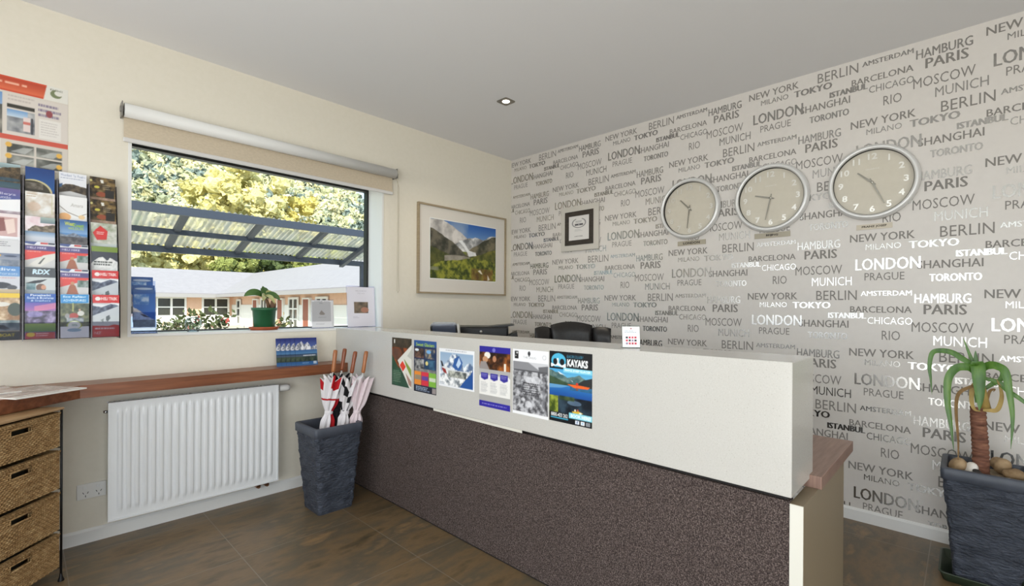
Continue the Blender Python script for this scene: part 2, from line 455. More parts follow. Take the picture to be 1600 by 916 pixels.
struct(MB().box(-4.2, -5.6, 2.72, X0 - .2, 3.4, 2.8).box(X0 - .2, -5.6, 2.72, XB + .3, Y0 - .2, 2.8).build('sun_block_roof', M_sunblock))  # unseen roof added to keep direct sun out of the openings

# skirting
def skirt(x0, y0, x1, y1, nx, ny, name):
    t, hgt = 0.012, 0.072
    prof = [(0, 0), (t, 0), (t, hgt - .012), (t * .45, hgt), (0, hgt)]
    V = [(x + nx * p, y + ny * p, z) for x, y in ((x0, y0), (x1, y1)) for p, z in prof]
    b = MB().add(V, [(i, (i + 1) % 5, 5 + (i + 1) % 5, 5 + i) for i in range(5)] + [(4, 3, 2, 1, 0), (5, 6, 7, 8, 9)])
    return struct(b.build(name, M_trim))
skirt(X0, YA, 1.612, YA, 0, -1, 'baseboard_left')
skirt(XB, 3.2, XB, Y0, -1, 0, 'baseboard_right')

# main window: liner, sill, black frame, pane
win = struct(MB().box(WX0, YA - .003, WZ0, WX0 + .015, YO - .06, WZ1).box(WX1 - .015, YA - .003, WZ0, WX1, YO - .06, WZ1)
             .box(WX0 + .015, YA - .003, WZ1 - .015, WX1 - .015, YO - .06, WZ1).build('window_1', M_trim))
MB().box(WX0 + .015, YA - .004, WZ0, WX1 - .015, YO - .06, WZ0 + .015, 0, .0015).build('sill', M_trim, win)
fy0, fy1 = YO - .06, YO - .01
fr = MB().box(WX0, fy0, WZ0, WX0 + .028, fy1, WZ1).box(WX1 - .03, fy0, WZ0, WX1, fy1, WZ1).box(WX0 + .028, fy0, WZ1 - .034, WX1 - .03, fy1, WZ1).box(WX0 + .028, fy0, WZ0, WX1 - .03, fy1, WZ0 + .022)
fr.build('window_frame', M_alu, win)
MB().box(WX0 + .028, fy0 + .02, WZ0 + .022, WX1 - .03, fy0 + .026, WZ1 - .034).build('pane', M_glass, win)

# recessed square downlight in the ceiling
M_nickel = mat('brushed_nickel', (150, 146, 138), 0.35, 0.9)
def downlight():
    t = thing('downlight', 'small square recessed ceiling downlight glowing above the reception desk', 'ceiling light', (2.385, 2.37, ZC))
    b = MB(); s, i_ = .05, .036
    ring = 32; V = []; 
    for r, z in ((None, -.004), (i_, -.004), (i_ - .004, -.001)):
        for k in range(ring):
            a = 2 * math.pi * (k + .5) / ring; cx, cy = math.cos(a), math.sin(a)
            q = s / max(abs(cx), abs(cy)) if r is None else r
            V.append((cx * q, cy * q, z))
    Fq = [(j * ring + k, (j + 1) * ring + k, (j + 1) * ring + (k + 1) % ring, j * ring + (k + 1) % ring) for j in (0, 1) for k in range(ring)]
    b.add(V, Fq); b.box(-s, -s, -.004, s, s, 0) if False else None
    n0 = [(V[k][0], V[k][1], 0) for k in range(ring)]
    b.add(V[:ring] + n0, [(k, (k + 1) % ring, ring + (k + 1) % ring, ring + k) for k in range(ring)])
    b.build('trim_plate', M_nickel, t)
    em = mat('lamp_lens', (255, 250, 235), 0.3)
    N, L, bb = nodes(em); bb.inputs['Emission Color'].default_value = (1, .93, .8, 1); bb.inputs['Emission Strength'].default_value = 9
    MB().lathe([(0, -.006), (.02, -.006), (.026, -.002), (.026, 0)], 24).build('lamp_lens', em, t)
    MB().lathe([(.026, -.0015), (.034, -.0015)], 24).build('inner_ring', mat('dark_bronze', (92, 82, 68), .5, .6), t)
    l = lamp('downlight_beam', 'SPOT', (2.385, 2.37, ZC - .02), (0, 0, 0), 18, (1, .88, .7), spot_size=R_(140), spot_blend=.7, shadow_soft_size=.03)
    l.parent = t; l.location = (0, 0, -.02)
downlight()

# ------------------------------------------------------------------ outside the window
GZ = -0.45
M_ground = noisy('gravel_ground', [(0.3, (176, 168, 150)), (0.7, (206, 198, 182))], 0.9, 6)
struct(MB().box(-90, YO, GZ - .3, 130, 70, GZ).box(-90, -30, GZ - .3, 130, YO - .001, GZ).build('ground', M_ground))

def rnd_color(m, amount=0.25):
    """a little hue and value variety from the stored leaf tint"""
    return m
M_leaf = attr_mat('foliage', 0.75, 0.15)
def leafy(m, sc, lo, hi):
    N, L, b = nodes(m)
    src = b.inputs['Base Color'].links[0].from_socket
    nz = N.new('ShaderNodeTexNoise'); nz.inputs['Scale'].default_value = sc; nz.inputs['Detail'].default_value = 5; nz.inputs['Roughness'].default_value = .7
    L.new(coords(m), nz.inputs['Vector'])
    mr = N.new('ShaderNodeMapRange'); mr.inputs['From Min'].default_value = .35; mr.inputs['From Max'].default_value = .65; mr.inputs['To Min'].default_value = lo; mr.inputs['To Max'].default_value = hi
    L.new(nz.outputs['Fac'], mr.inputs['Value'])
    hv = N.new('ShaderNodeHueSaturation'); L.new(src, hv.inputs['Color']); L.new(mr.outputs[0], hv.inputs['Value']); L.new(hv.outputs[0], b.inputs['Base Color'])
    bp = N.new('ShaderNodeBump'); bp.inputs['Strength'].default_value = 1; bp.inputs['Distance'].default_value = .5
    L.new(nz.outputs['Fac'], bp.inputs['Height']); L.new(bp.outputs['Normal'], b.inputs['Normal'])
leafy(M_leaf, 1.6, .8, 1.15)
M_bark = noisy('tree_bark', [(0.3, (88, 74, 58)), (0.7, (122, 104, 84))], 0.9, 12)

def mesh_col(name, V, Fs, C, m, parent=None, loc=(0, 0, 0)):
    me = bpy.data.meshes.new(name); me.from_pydata(V.tolist(), [], Fs.tolist())
    at = me.color_attributes.new('Col', 'FLOAT_COLOR', 'POINT')
    at.data.foreach_set('color', np.concatenate([lin(C), np.ones((len(C), 1))], 1).astype(np.float32).ravel())
    me.materials.append(m); o = bpy.data.objects.new(name, me); COL.objects.link(o)
    if parent: o.parent = parent
    o.location = loc
    return o

_b = bmesh.new(); bmesh.ops.create_icosphere(_b, subdivisions=2, radius=1)
ICO_V = np.array([v.co[:] for v in _b.verts]); ICO_F = np.array([[v.index for v in f.verts] for f in _b.faces]); _b.free()

def lumps(centres, radii, tints, rg, jit=0.28, squash=0.85):
    n, k = len(centres), len(ICO_V)
    V = ICO_V[None] * (1 + (rg.random((n, k, 1)) - .5) * 2 * jit) * np.asarray(radii)[:, None, None]
    V[:, :, 2] *= squash
    V = V + np.asarray(centres)[:, None, :]
    Fs = (ICO_F[None] + (np.arange(n) * k)[:, None, None]).reshape(-1, 3)
    C = np.repeat(np.asarray(tints, float), k, 0)
    return V.reshape(-1, 3), Fs, C

def leaves(centres, size, tints, rg):
    """small leaf sprays: one folded quad per centre"""
    n = len(centres); d = rg.normal(size=(n, 3)); d /= np.linalg.norm(d, axis=1)[:, None]
    e = np.cross(d, rg.normal(size=(n, 3))); e /= np.linalg.norm(e, axis=1)[:, None]
    s = (size * (.6 + .8 * rg.random(n)))[:, None]
    V = np.stack([centres - d * s, centres + e * s * .55, centres + d * s, centres - e * s * .55], 1).reshape(-1, 3)
    Fs = np.arange(4 * n).reshape(-1, 4)
    return V, Fs, np.repeat(np.asarray(tints, float), 4, 0)

def hill_z(x, y):
    """steep bush-covered hillside whose crest falls away to the right"""
    D = np.maximum(y - 62, 0)
    z = GZ + 0.62 * D
    cap = 36 - np.maximum(x - 0.470 * y, 0) * 1.55 + np.maximum(0.42 * y - x, 0) * 0.8
    return np.minimum(z, np.maximum(cap, GZ))

def hillside():
    nx, ny = 60, 50
    xs = np.linspace(-120, 190, nx); ys = np.linspace(60, 260, ny)
    XX, YY = np.meshgrid(xs, ys); ZZ = hill_z(XX, YY)
    b = MB().grid([[(XX[i, j], YY[i, j], ZZ[i, j]) for j in range(nx)] for i in range(ny)])
    struct(b.build('hillside', noisy('bush_floor', [(.3, (70, 84, 62)), (.7, (104, 116, 84))], .95, .2)))
    rg = np.random.default_rng(5)
    n = 17000
    y = 74 + 150 * np.sqrt(rg.random(n)) ** 1.15; x = y * rg.uniform(-.06, .68, n)
    z = hill_z(x, y)
    r = rg.uniform(.5, 1.25, n) * (0.55 + y / 220)
    base = np.array([[204, 202, 160], [176, 180, 150], [222, 214, 168], [138, 150, 142], [228, 220, 180]])[rg.integers(0, 5, n)]
    V, Fs, C = lumps(np.stack([x, y, z + r * .7], 1), r * .78, base + rg.normal(size=(n, 1)) * 10, rg, .42, 1.15)
    k = 16; d = rg.normal(size=(n * k, 3)); d[:, 2] = np.abs(d[:, 2]) * .9 - .2; d /= np.linalg.norm(d, axis=1)[:, None]
    V2, F2, C2 = leaves(np.repeat(np.stack([x, y, z + r * .7], 1), k, 0) + d * np.repeat(r, k)[:, None] * rg.uniform(.75, 1.2, (n * k, 1)), .5, np.repeat(base, k, 0) + rg.normal(size=(n * k, 1)) * 20, rg)
    C = np.concatenate([C, C2]); F2 = F2 + len(V); V = np.concatenate([V, V2])
    Fs = np.concatenate([Fs, F2[:, [0, 1, 2]], F2[:, [0, 2, 3]]])
    tag(mesh_col('hillside_forest', V, Fs, np.clip(C, 0, 255), M_leaf), 'dense sunlit forest covering the steep hillside outside the window', 'forest', kind='stuff')
hillside()

def tree(px, Y, hgt, rad, tint, label, seed, n=2200, group=None):
    x = px * Y
    rg = np.random.default_rng(seed)
    t = thing('tree', label, 'tree', (x, Y, GZ), 0, group)
    nb = 70
    a = rg.uniform(0, 2 * math.pi, nb); q = np.sqrt(rg.random(nb)) * rad * .75; hh = rg.uniform(.34, .93, nb) * hgt
    sh = np.sqrt(np.clip(1 - ((hh / hgt - .6) / .45) ** 2, .15, 1))
    cs = np.stack([np.cos(a) * q * sh, np.sin(a) * q * sh, hh], 1)
    V1, F1, C1 = lumps(cs, rg.uniform(.11, .2, nb) * rad, np.array(tint) + rg.normal(size=(nb, 1)) * 9, rg, .35, .9)
    i = rg.integers(0, nb, n); d = rg.normal(size=(n, 3)); d /= np.linalg.norm(d, axis=1)[:, None]
    V2, F2, C2 = leaves(cs[i] + d * (rad * .17) * rg.uniform(.7, 1.15, (n, 1)), rad * .055, np.array(tint) + rg.normal(size=(n, 1)) * 16, rg)
    F1q = np.concatenate([F1, F1[:, 2:3]], 1)
    me_v = np.concatenate([V1, V2]); cc = np.clip(np.concatenate([C1, C2]), 0, 255)
    o = mesh_col('crown', me_v, np.zeros((0, 3), int), cc, M_leaf, t)
    me = o.data; me.clear_geometry(); me.from_pydata(me_v.tolist(), [], F1.tolist() + (F2 + len(V1)).tolist())
    at = me.color_attributes.get('Col') or me.color_attributes.new('Col', 'FLOAT_COLOR', 'POINT')
    at.data.foreach_set('color', np.concatenate([lin(cc), np.ones((len(cc), 1))], 1).astype(np.float32).ravel())
    MB().tube([(0, 0, 0), (.05 * rad, .02, hgt * .3), (-.03 * rad, .1, hgt * .62)], [.045 * rad + .05, .04 * rad + .04, .02], 8).build('trunk', M_bark, t)
YEL, PALE, GRN, DK = (230, 218, 148), (216, 210, 156), (150, 156, 90), (92, 104, 64)
tree(.055, 60, 10.5, 4.2, GRN, 'dark green tree at the left edge of the window, behind the white roof', 11)
tree(.115, 57, 9.3, 3.4, PALE, 'pale feathery tree over the roof, second from the left in the window', 12)
tree(.178, 60, 10.2, 3.8, YEL, 'yellow-green tree behind the long white roof, left of the tall golden ones', 13)
tree(.245, 62, 17.6, 5.0, YEL, 'broad golden tree rising above the canopy near mid-window', 14, 3200)
tree(.318, 63, 20.3, 5.2, (234, 224, 160), 'tallest golden tree, reaching the blind at mid-window', 15, 3400)
tree(.385, 64, 17.4, 4.6, (230, 212, 128), 'deep golden tree right of the tallest one, above the canopy', 16, 3000)
tree(.285, 57, 8.6, 3.2, GRN, 'low green tree directly behind the valley of the two white roofs', 17)
tree(.345, 58, 9.6, 3.2, DK, 'dark tree behind the start of the right roof', 18)
tree(.415, 59, 10.4, 3.6, GRN, 'green tree showing between canopy gutter and right roof', 19)
tree(.475, 62, 11.0, 3.6, (176, 176, 92), 'rightmost yellowish tree disappearing behind the right roof', 20)

# motel wing: two white-roofed ranges meeting in a valley
M_roof = noisy('white_metal_roof', [(.3, (140, 134, 137)), (.7, (148, 142, 145))], 0.6, 3)
M_peach = noisy('peach_wall', [(.3, (226, 184, 156)), (.7, (234, 194, 166))], 0.8, 4)
M_wht = mat('white_joinery', (238, 236, 230), 0.5)
M_dark = mat('dark_window_pane', (58, 58, 52), 0.15)
M_warm = mat('reddish_door', (150, 84, 62), 0.5)
M_fas = mat('grey_fascia', (150, 146, 146), 0.5)
def building():
    t = thing('motel_building', 'long white-roofed peach building with white windows seen through the window', 'building', (11.2, 44.3, GZ))
    ez, rz_ = 2.2 - GZ, 4.3 - GZ          # eaves and ridge above ground
    a = [(-22, 0, ez), (0, 0, ez), (4, 4, rz_), (-22, 4, rz_)]
    b = [(0, 0, ez), (0, -27, ez), (4, -27, rz_), (4, 4, rz_)]
    c = [(-22, 4, rz_), (4, 4, rz_), (9, 9, ez - .4), (-22, 9, ez - .4)]
    d = [(4, 4, rz_), (4, -27, rz_), (9, -27, ez - .4), (9, 9, ez - .4)]
    r = MB()
    for q in (a, b, c, d):
        r.add(q + [(x, y, z - .12) for x, y, z in q], [(0, 1, 2, 3), (7, 6, 5, 4), (0, 4, 5, 1), (1, 5, 6, 2), (2, 6, 7, 3), (3, 7, 4, 0)])
    r.build('roof', M_roof, t)
    MB().box(-22, -.08, ez - .34, -.1, 0, ez - .06).box(-.18, -27, ez - .3, -.06, -.1, ez - .06).build('gutter', M_fas, t)
    wl_ = MB().box(-22, .9, 0, 1.3, 1.1, ez - .02).box(1.3, -26.5, 0, 1.5, 1.1, ez + .1).box(-22, .9, 0, -21.8, 8, ez)
    wl_.build('wall', M_peach, t)
    MB().box(-22, .84, 0, 1.24, .9, .8).box(1.24, -26.5, 0, 1.3, .84, 1.75).build('plinth', M_wht, t)
    def window(x0, x1, z0, z1, plane, cols, rows, name='window', fill=M_dark):
        f = MB(); g = MB(); fw = .14
        def bx(m_, u0, v0, u1, v1, d0, d1):
            if plane == 'y': m_.box(u0, .9 - d1, v0, u1, .9 - d0, v1)
            else: m_.box(1.24 - d1, u0, v0, 1.24 - d0, u1, v1)
        bx(f, x0, z0, x1, z0 + fw, 0, .09); bx(f, x0, z1 - fw, x1, z1, 0, .09)
        for i in range(cols + 1):
            u = x0 + (x1 - x0 - fw) * i / cols; bx(f, u, z0 + fw, u + fw, z1 - fw, 0, .09)
        for j in range(1, rows):
            v = z0 + (z1 - z0 - fw) * j / rows
            for i in range(cols):
                u = x0 + (x1 - x0 - fw) * i / cols; u2 = x0 + (x1 - x0 - fw) * (i + 1) / cols
                bx(f, u + fw, v, u2, v + fw * .7, 0, .08)
        o = f.build(name, M_wht, t); bx(g, x0 + .05, z0 + .05, x1 - .05, z1 - .05, .01, .03); g.build('pane', fill, o)
    window(-4.0, -2.0, .75, 2.35, 'y', 2, 2)
    window(-.95, 1.05, .75, 2.35, 'y', 2, 2)
    window(-8.6, -6.4, .75, 2.35, 'y', 2, 2)
    for y0, y1, z0, z1, cc, rr in ((-1.6, -.6, 0.1, 2.2, 1, 3), (-7.6, -6.3, .1, 2.25, 2, 3), (-13.2, -11.6, .1, 2.25, 2, 3), (-17.4, -15.8, .7, 2.25, 2, 2), (-21.5, -20.0, .7, 2.25, 2, 2)):
        window(y0, y1, z0, z1, 'x', cc, rr)
    for y0 in (-5.6, -10.6, -14.9):
        MB().box(1.14, y0, 0, 1.3, y0 + .85, 2.1).build('door', M_warm, t)
        MB().box(1.12, y0 - .12, 0, 1.3, y0, 2.2).box(1.12, y0 + .85, 0, 1.3, y0 + .97, 2.2).box(1.12, y0, 2.1, 1.3, y0 + .85, 2.2).build('door_frame', M_wht, t)
building()

def bush(px, Y, h_, seed, label, flower=(200, 120, 110)):
    rg = np.random.default_rng(seed); n = 110
    t = thing('garden_shrub', label, 'shrub', (px * Y, Y, GZ))
    c = rg.normal(size=(n, 3)) * np.array([.34, .3, .26]) * h_ + np.array([0, 0, .6 * h_]); c[:, 2] = np.maximum(c[:, 2], .08)
    tn = np.array([84, 92, 60]) + rg.normal(size=(n, 1)) * 16; tn[::9] = flower
    V, Fs, C = leaves(c, .13 * h_, tn, rg)
    mesh_col('foliage', V, Fs, np.clip(C, 0, 255), M_leaf, t)
    st = MB()
    for k in range(6):
        a = k * 1.05; st.tube([(0, 0, 0), (math.cos(a) * .12 * h_, math.sin(a) * .12 * h_, .4 * h_), (math.cos(a) * .34 * h_, math.sin(a) * .3 * h_, .8 * h_)], [.02, .014, .006], 5)
    st.build('stem', M_bark, t)
bush(.182, 30, 1.0, 31, 'straggly shrub outside left of the glass ornament', (210, 190, 160))
bush(.215, 29, 1.25, 32, 'flowering shrub outside directly behind the glass ornament')
bush(.252, 30, 1.2, 33, 'bushy flowering shrub outside between glass ornament and green flowerpot', (196, 90, 84))
bush(.365, 27, 1.0, 34, 'pale shrub outside just right of the green flowerpot', (220, 200, 150))

# walkway canopy: corrugated clear sheet on blue-grey steel
M_steel = mat('blue_grey_steel', (52, 58, 72), 0.45)
def poly_mat():
    m = bpy.data.materials.new('clear_corrugated_sheet'); m.use_nodes = True
    N, L = m.node_tree.nodes, m.node_tree.links; N.clear()
    out = N.new('ShaderNodeOutputMaterial'); mix = N.new('ShaderNodeMixShader'); tr = N.new('ShaderNodeBsdfTransparent'); df = N.new('ShaderNodeBsdfTranslucent'); dd = N.new('ShaderNodeBsdfDiffuse'); m2 = N.new('ShaderNodeMixShader')
    tr.inputs[0].default_value = (.86, .86, .82, 1); df.inputs[0].default_value = (*lin((206, 198, 180)), 1); dd.inputs[0].default_value = (*lin((150, 148, 140)), 1)
    v = N.new('ShaderNodeTexCoord'); mp = N.new('ShaderNodeMapping'); mp.inputs['Scale'].default_value = (3, .7, .7); L.new(v.outputs['Object'], mp.inputs['Vector'])
    nz = N.new('ShaderNodeTexNoise'); nz.inputs['Scale'].default_value = 3; nz.inputs['Detail'].default_value = 5; L.new(mp.outputs[0], nz.inputs['Vector'])
    mr = N.new('ShaderNodeMapRange'); mr.inputs['From Min'].default_value = .35; mr.inputs['From Max'].default_value = .7; mr.inputs['To Min'].default_value = .5; mr.inputs['To Max'].default_value = .95
    L.new(nz.outputs['Fac'], mr.inputs['Value'])
    L.new(df.outputs[0], m2.inputs[1]); L.new(dd.outputs[0], m2.inputs[2]); m2.inputs[0].default_value = .5
    L.new(mr.outputs[0], mix.inputs[0]); L.new(tr.outputs[0], mix.inputs[1]); L.new(m2.outputs[0], mix.inputs[2]); L.new(mix.outputs[0], out.inputs[0])
    return m
def canopy():
    x0, x1 = -2.5, 5.35
    yz = [(7.65, 2.53), (8.37, 2.315), (9.0, 2.125)]
    t = thing('walkway_canopy', 'clear corrugated lean-to canopy on dark steel posts outside the window', 'canopy', (0, 0, 0))
    n = 560; rows = []
    for y, z in (yz[0], yz[1], yz[2]):
        rows.append([(x0 + (x1 - x0) * i / n, y, z + .045 + .014 * math.sin((x0 + (x1 - x0) * i / n) * 2 * math.pi / .076)) for i in range(n + 1)])
    MB().grid(rows).build('roof_sheet', poly_mat(), t)
    for k, (y, z) in enumerate(yz):
        hh = (.11, .075, .10)[k]
        MB().box(x0, y - .03, z - hh + .03, x1, y + .03, z + .03).build('beam', M_steel, t)
    for x, up in ((-1.0, .1), (1.58, .1), (2.55, .1), (3.57, .1), (4.42, 0)):
        p = [(x - .04, 7.76, 2.39), (x + .04, 7.76, 2.39), (x + .04, 9.0, 2.01), (x - .04, 9.0, 2.01)]
        p = [(a, b_, c + up * .9) for a, b_, c in p]; q = [(a, b_, c + .085) for a, b_, c in p]
        MB().add(p + q, [(3, 2, 1, 0), (4, 5, 6, 7), (0, 1, 5, 4), (1, 2, 6, 5), (2, 3, 7, 6), (3, 0, 4, 7)]).build('rafter', M_steel, t)
    for x in (-2.0, 4.87):
        MB().box(x - .035, 8.965, GZ, x + .035, 9.035, 2.1).build('post', M_steel, t)
canopy()

# ------------------------------------------------------------------ reception desk
CX, CY, CT, CB = 1.580, 0.370, 1.077, 0.674
M_stone = noisy('speckled_white_stone', [(0.28, (170, 165, 156)), (0.36, (195, 192, 186)), (0.62, (199, 196, 190)), (0.74, (208, 206, 200))], 0.14, 260, detail=3, spec=0.5)
M_carpet = noisy('charcoal_carpet', [(0.30, (40, 34, 33)), (0.5, (84, 73, 70)), (0.70, (138, 124, 118))], 0.95, 230, detail=4, bump=0.9, bump_scale=330, bdist=0.006, spec=0.1)
M_lam = mat('white_laminate', (222, 219, 208), 0.4)
M_taupe = mat('taupe_laminate', (140, 126, 104), 0.45)
M_desk = noisy('brown_woodgrain_laminate', [(0.3, (122, 94, 82)), (0.7, (152, 122, 108))], 0.4, 5, (1, 14, 1))
desk = thing('reception_desk', 'long reception desk with speckled white upper box over a charcoal carpeted front', 'reception desk', (0, 0, 0))
MB().box(CX, CY, CB, 1.847, YA - .001, CT, 0, .003).build('upper_box', M_stone, desk)
MB().box(1.612, CY + .013, 0.012, 1.655, YA - .014, CB - .022).build('carpeted_front', M_carpet, desk)
MB().box(1.62, CY + .014, 0, 1.66, YA - .014, .012).box(1.625, CY + .02, CB - .022, 1.80, YA - .02, CB).build('gap_filler', mat('painted_gap_shade', (30, 27, 26), .8), desk)  # near-black filler, shade of the gaps put into its colour
MB().box(1.612, 0.345, 0, 2.245, CY + .012, CB - .026).build('end_panel', M_taupe, desk)
MB().box(1.6095, 0.346, 0, 1.612, CY + .0118, CB - .027).build('edge_strip', M_lam, desk)
MB().box(1.80, 0.335, CB - .026, 2.385, 2.62, CB + .016, 0, .002).box(1.80, 2.62, CB - .026, 3.05, YA - .002, CB + .016, 0, .002).build('worktop', M_desk, desk)
for x in (2.2, 3.0): MB().box(x, 2.64, 0, x + .03, YA - .02, CB - .026).build('support_panel', M_lam, desk)
sh = MB()
sh.add([(1.586, 1.46, CB - .014), (1.586, 2.13, CB - .014), (1.586, 2.13, CB), (1.586, 1.46, CB), (1.63, 1.51, CB - .014), (1.63, 2.13, CB - .014), (1.63, 2.13, CB), (1.63, 1.51, CB)],
       [(0, 3, 2, 1), (4, 5, 6, 7), (0, 1, 5, 4), (1, 2, 6, 5), (2, 3, 7, 6), (3, 0, 4, 7)])
sh.build('pull_out_shelf', M_lam, desk)

# posters taped on the front of the desk
def front_poster(art, y, z, wd, ht, label, rz=0):
    o = sheet('poster', art, wd, ht, None, (CX - .0022, y, z), (rz, 0, -math.pi / 2), .0008)
    return tag(o, label, 'poster', 'posters on the desk front')

a = Art(66, 96, (38, 70, 52))
a.noise(0, 0, 1, .62, (66, 36, 20), (176, 84, 34), 6, 3, 2.6).ell(.22, .34, .26, .12, (92, 66, 58), .8).noise(0, 0, 1, .2, (40, 34, 26), (74, 62, 46), 8, 4)
a.poly([(1, .12), (1, 1), (.9, 1), (.30, .47)], (226, 224, 214)).poly([(1, .20), (1, .42), (.78, .36)], (196, 196, 186)).poly([(.62, .42), (.98, .62), (.98, .78), (.72, .56)], (136, 156, 66))
a.poly([(0, .36), (.88, 1), (0, 1)], (40, 78, 58)).noise(0, .62, .5, 1, (34, 66, 50), (52, 96, 70), 10, 6, 2, .6)
a.poly([(.55, .44), (.75, .58), (.57, .71), (.37, .56)], (236, 232, 226)).poly([(.55, .465), (.715, .58), (.57, .685), (.41, .565)], (226, 66, 44))
a.poly([(.7, .7), (.99, .86), (.99, .97), (.86, .93)], (168, 132, 118)).rect(.11, .04, .16, .12, (238, 236, 230)).lines(.08, .68, .5, .93, 7, (128, 152, 128), 4, .4)
front_poster(a, 2.436, .757, .21, .29, 'green and brown poster with a red diamond, nearest the window wall on the desk front')

a = Art(66, 96, (28, 44, 84))
a.rect(0, 0, 1, .12, (42, 84, 146)).text(.1, .05, .9, .115, 'Sweet Glaciers', (168, 200, 66), .02)
for i, (x0, y0) in enumerate(((.03, .16), (.5, .16), (.03, .36), (.5, .36))):
    a.noise(x0, y0, x0 + .43, y0 + .18, [(40, 32, 30), (30, 52, 84), (34, 38, 44), (26, 62, 92)][i], [(150, 108, 88), (170, 150, 120), (176, 176, 172), (64, 108, 138)][i], 10, 20 + i, 3)
a.ell(.14, .19, .09, .025, (226, 234, 240)).ell(.66, .21, .1, .035, (120, 176, 226)).ell(.58, .43, .06, .04, (222, 206, 130))
a.noise(.03, .54, .97, .61, (70, 76, 84), (160, 156, 150), 8, 9)
for i, c in enumerate(((232, 140, 44), (214, 48, 66), (128, 182, 62))):
    a.rect(.03 + i * .32, .60, .34 + i * .32, .86, c)
a.rect(.05, .67, .33, .76, (150, 136, 112)).rect(.37, .68, .64, .76, (96, 66, 148)).rect(.69, .69, .96, .76, (206, 214, 190))
a.rect(0, .87, 1, 1, (24, 30, 48)).lines(.1, .89, .8, .98, 3, (166, 184, 206), 5, .55).rect(.82, .88, .98, .98, (150, 140, 138))
front_poster(a, 2.200, .749, .214, .294, 'blue tour poster with photo tiles above orange, red and green blocks')

a = Art(96, 66, (238, 240, 244))
a.grad(.04, .1, .96, .95, (150, 176, 204), (206, 218, 230)).ridge(.04, .96, [.55, .42, .32, .16, .13, .3, .42, .3, .36], .95, (90, 112, 146), (244, 247, 250), 5, .1, 14, 4)
a.poly([(.40, .45), (.46, .24), (.58, .16), (.68, .32), (.62, .52), (.48, .52)], (44, 92, 160)).poly([(.5, .40), (.58, .2), (.64, .34), (.56, .48)], (196, 216, 238))
a.ridge(.04, .96, [.7, .66, .6, .62, .58, .64, .6, .5], .95, (120, 128, 134), (250, 250, 250), 8, .12, 18, 4).poly([(.60, .95), (.74, .76), (.90, .58), (.96, .46), (.96, .95)], (34, 82, 152))
a.poly([(.05, .36), (.14, .46), (.52, .55), (.82, .53), (.86, .57), (.55, .62), (.24, .66), (.12, .55)], (226, 228, 230)).poly([(.08, .50), (.2, .54), (.24, .66), (.14, .62)], (150, 44, 40)).poly([(.05, .33), (.10, .35), (.15, .47), (.09, .48)], (36, 38, 48))
a.noise(.28, .56, .78, .72, (60, 64, 60), (206, 206, 190), 16, 12, 3, .8)
a.rect(0, 0, 1, .1, (240, 241, 244)).lines(.2, .04, .8, .08, 1, (150, 152, 160), 3).rect(0, .95, 1, 1, (240, 241, 244)).poly([(.04, .84), (.24, .95), (.04, .95)], (238, 240, 244)).lines(.03, .88, .22, .95, 2, (140, 150, 160), 5)
front_poster(a, 1.925, .808, .290, .204, 'white landscape poster of a ski plane before snowy blue mountains')

a = Art(70, 100, (232, 230, 226))
a.rect(0, 0, 1, .12, (44, 38, 148)).ell(.48, .06, .05, .035, (120, 118, 200)).noise(0, .10, 1, .38, (30, 16, 10), (170, 96, 40), 6, 33, 3)
a.ell(.27, .15, .10, .055, (240, 234, 222)).ell(.20, .22, .09, .05, (196, 146, 110)).poly([(0, .38), (.05, .26), (.22, .25), (.34, .38)], (150, 142, 140)).ell(.5, .2, .06, .05, (186, 130, 96)).rect(.80, .26, .86, .38, (236, 226, 210))
a.rect(0, .38, 1, .49, (176, 174, 172)).rect(0, .80, 1, .9, (172, 170, 168)).rect(0, .90, 1, 1, (50, 42, 156)).lines(.1, .94, .9, .97, 1, (150, 146, 210), 3)
for i in range(3):
    x = .06 + i * .31; a.rect(x - .02, .47, x + .28, .80, (236, 234, 230)).poly([(x, .44), (x + .24, .44), (x + .24, .53), (x + .12, .56), (x, .53)], (56, 50, 150)).lines(x + .03, .465, x + .21, .52, 2, (170, 168, 220), 3).lines(x, .59, x + .24, .77, 8, (186, 186, 186), i + 4)
front_poster(a, 1.636, .748, .214, .296, 'white and violet restaurant poster with three violet badges, fourth from the window wall')

a = Art(70, 100, (240, 240, 242))
a.rect(.06, .035, .17, .15, (24, 24, 26)).ell(.13, .06, .025, .015, (230, 230, 230)).rect(.08, .10, .11, .115, (228, 228, 228)).ell(.47, .06, .035, .035, (40, 40, 44)).poly([(.44, .07), (.50, .07), (.47, .115)], (40, 40, 44)).text(.30, .105, .66, .135, 'THE SNUG', (168, 168, 172)).ring(.88, .1, .05, .035, .25, (190, 190, 194))
a.noise(.02, .19, .98, .95, (70, 70, 74), (196, 196, 200), 14, 41, 3.4).poly([(.02, .19), (.5, .19), (.8, .32), (.02, .32)], (140, 140, 144)).poly([(.45, .19), (.98, .19), (.98, .3), (.76, .3)], (206, 206, 210)).poly([(.72, .25), (.98, .22), (.98, .34), (.76, .34)], (104, 104, 108))
for i, (x, y, r_) in enumerate(((.18, .44, .07), (.48, .46, .1), (.66, .45, .12), (.4, .56, .09), (.6, .6, .08), (.46, .82, .09), (.3, .76, .05))):
    a.ell(x, y, r_, r_ * .55, (222, 222, 226), .75)
a.rect(.04, .31, .96, .33, (84, 84, 88)).rect(.1, .38, .25, .52, (128, 128, 132), .6).rect(.84, .4, .9, .86, (140, 140, 146), .6).lines(.3, .5, .8, .7, 6, (60, 60, 64), 8, .5)
front_poster(a, 1.406, .748, .214, .296, 'white poster with a black and white photo of a crowded bar')

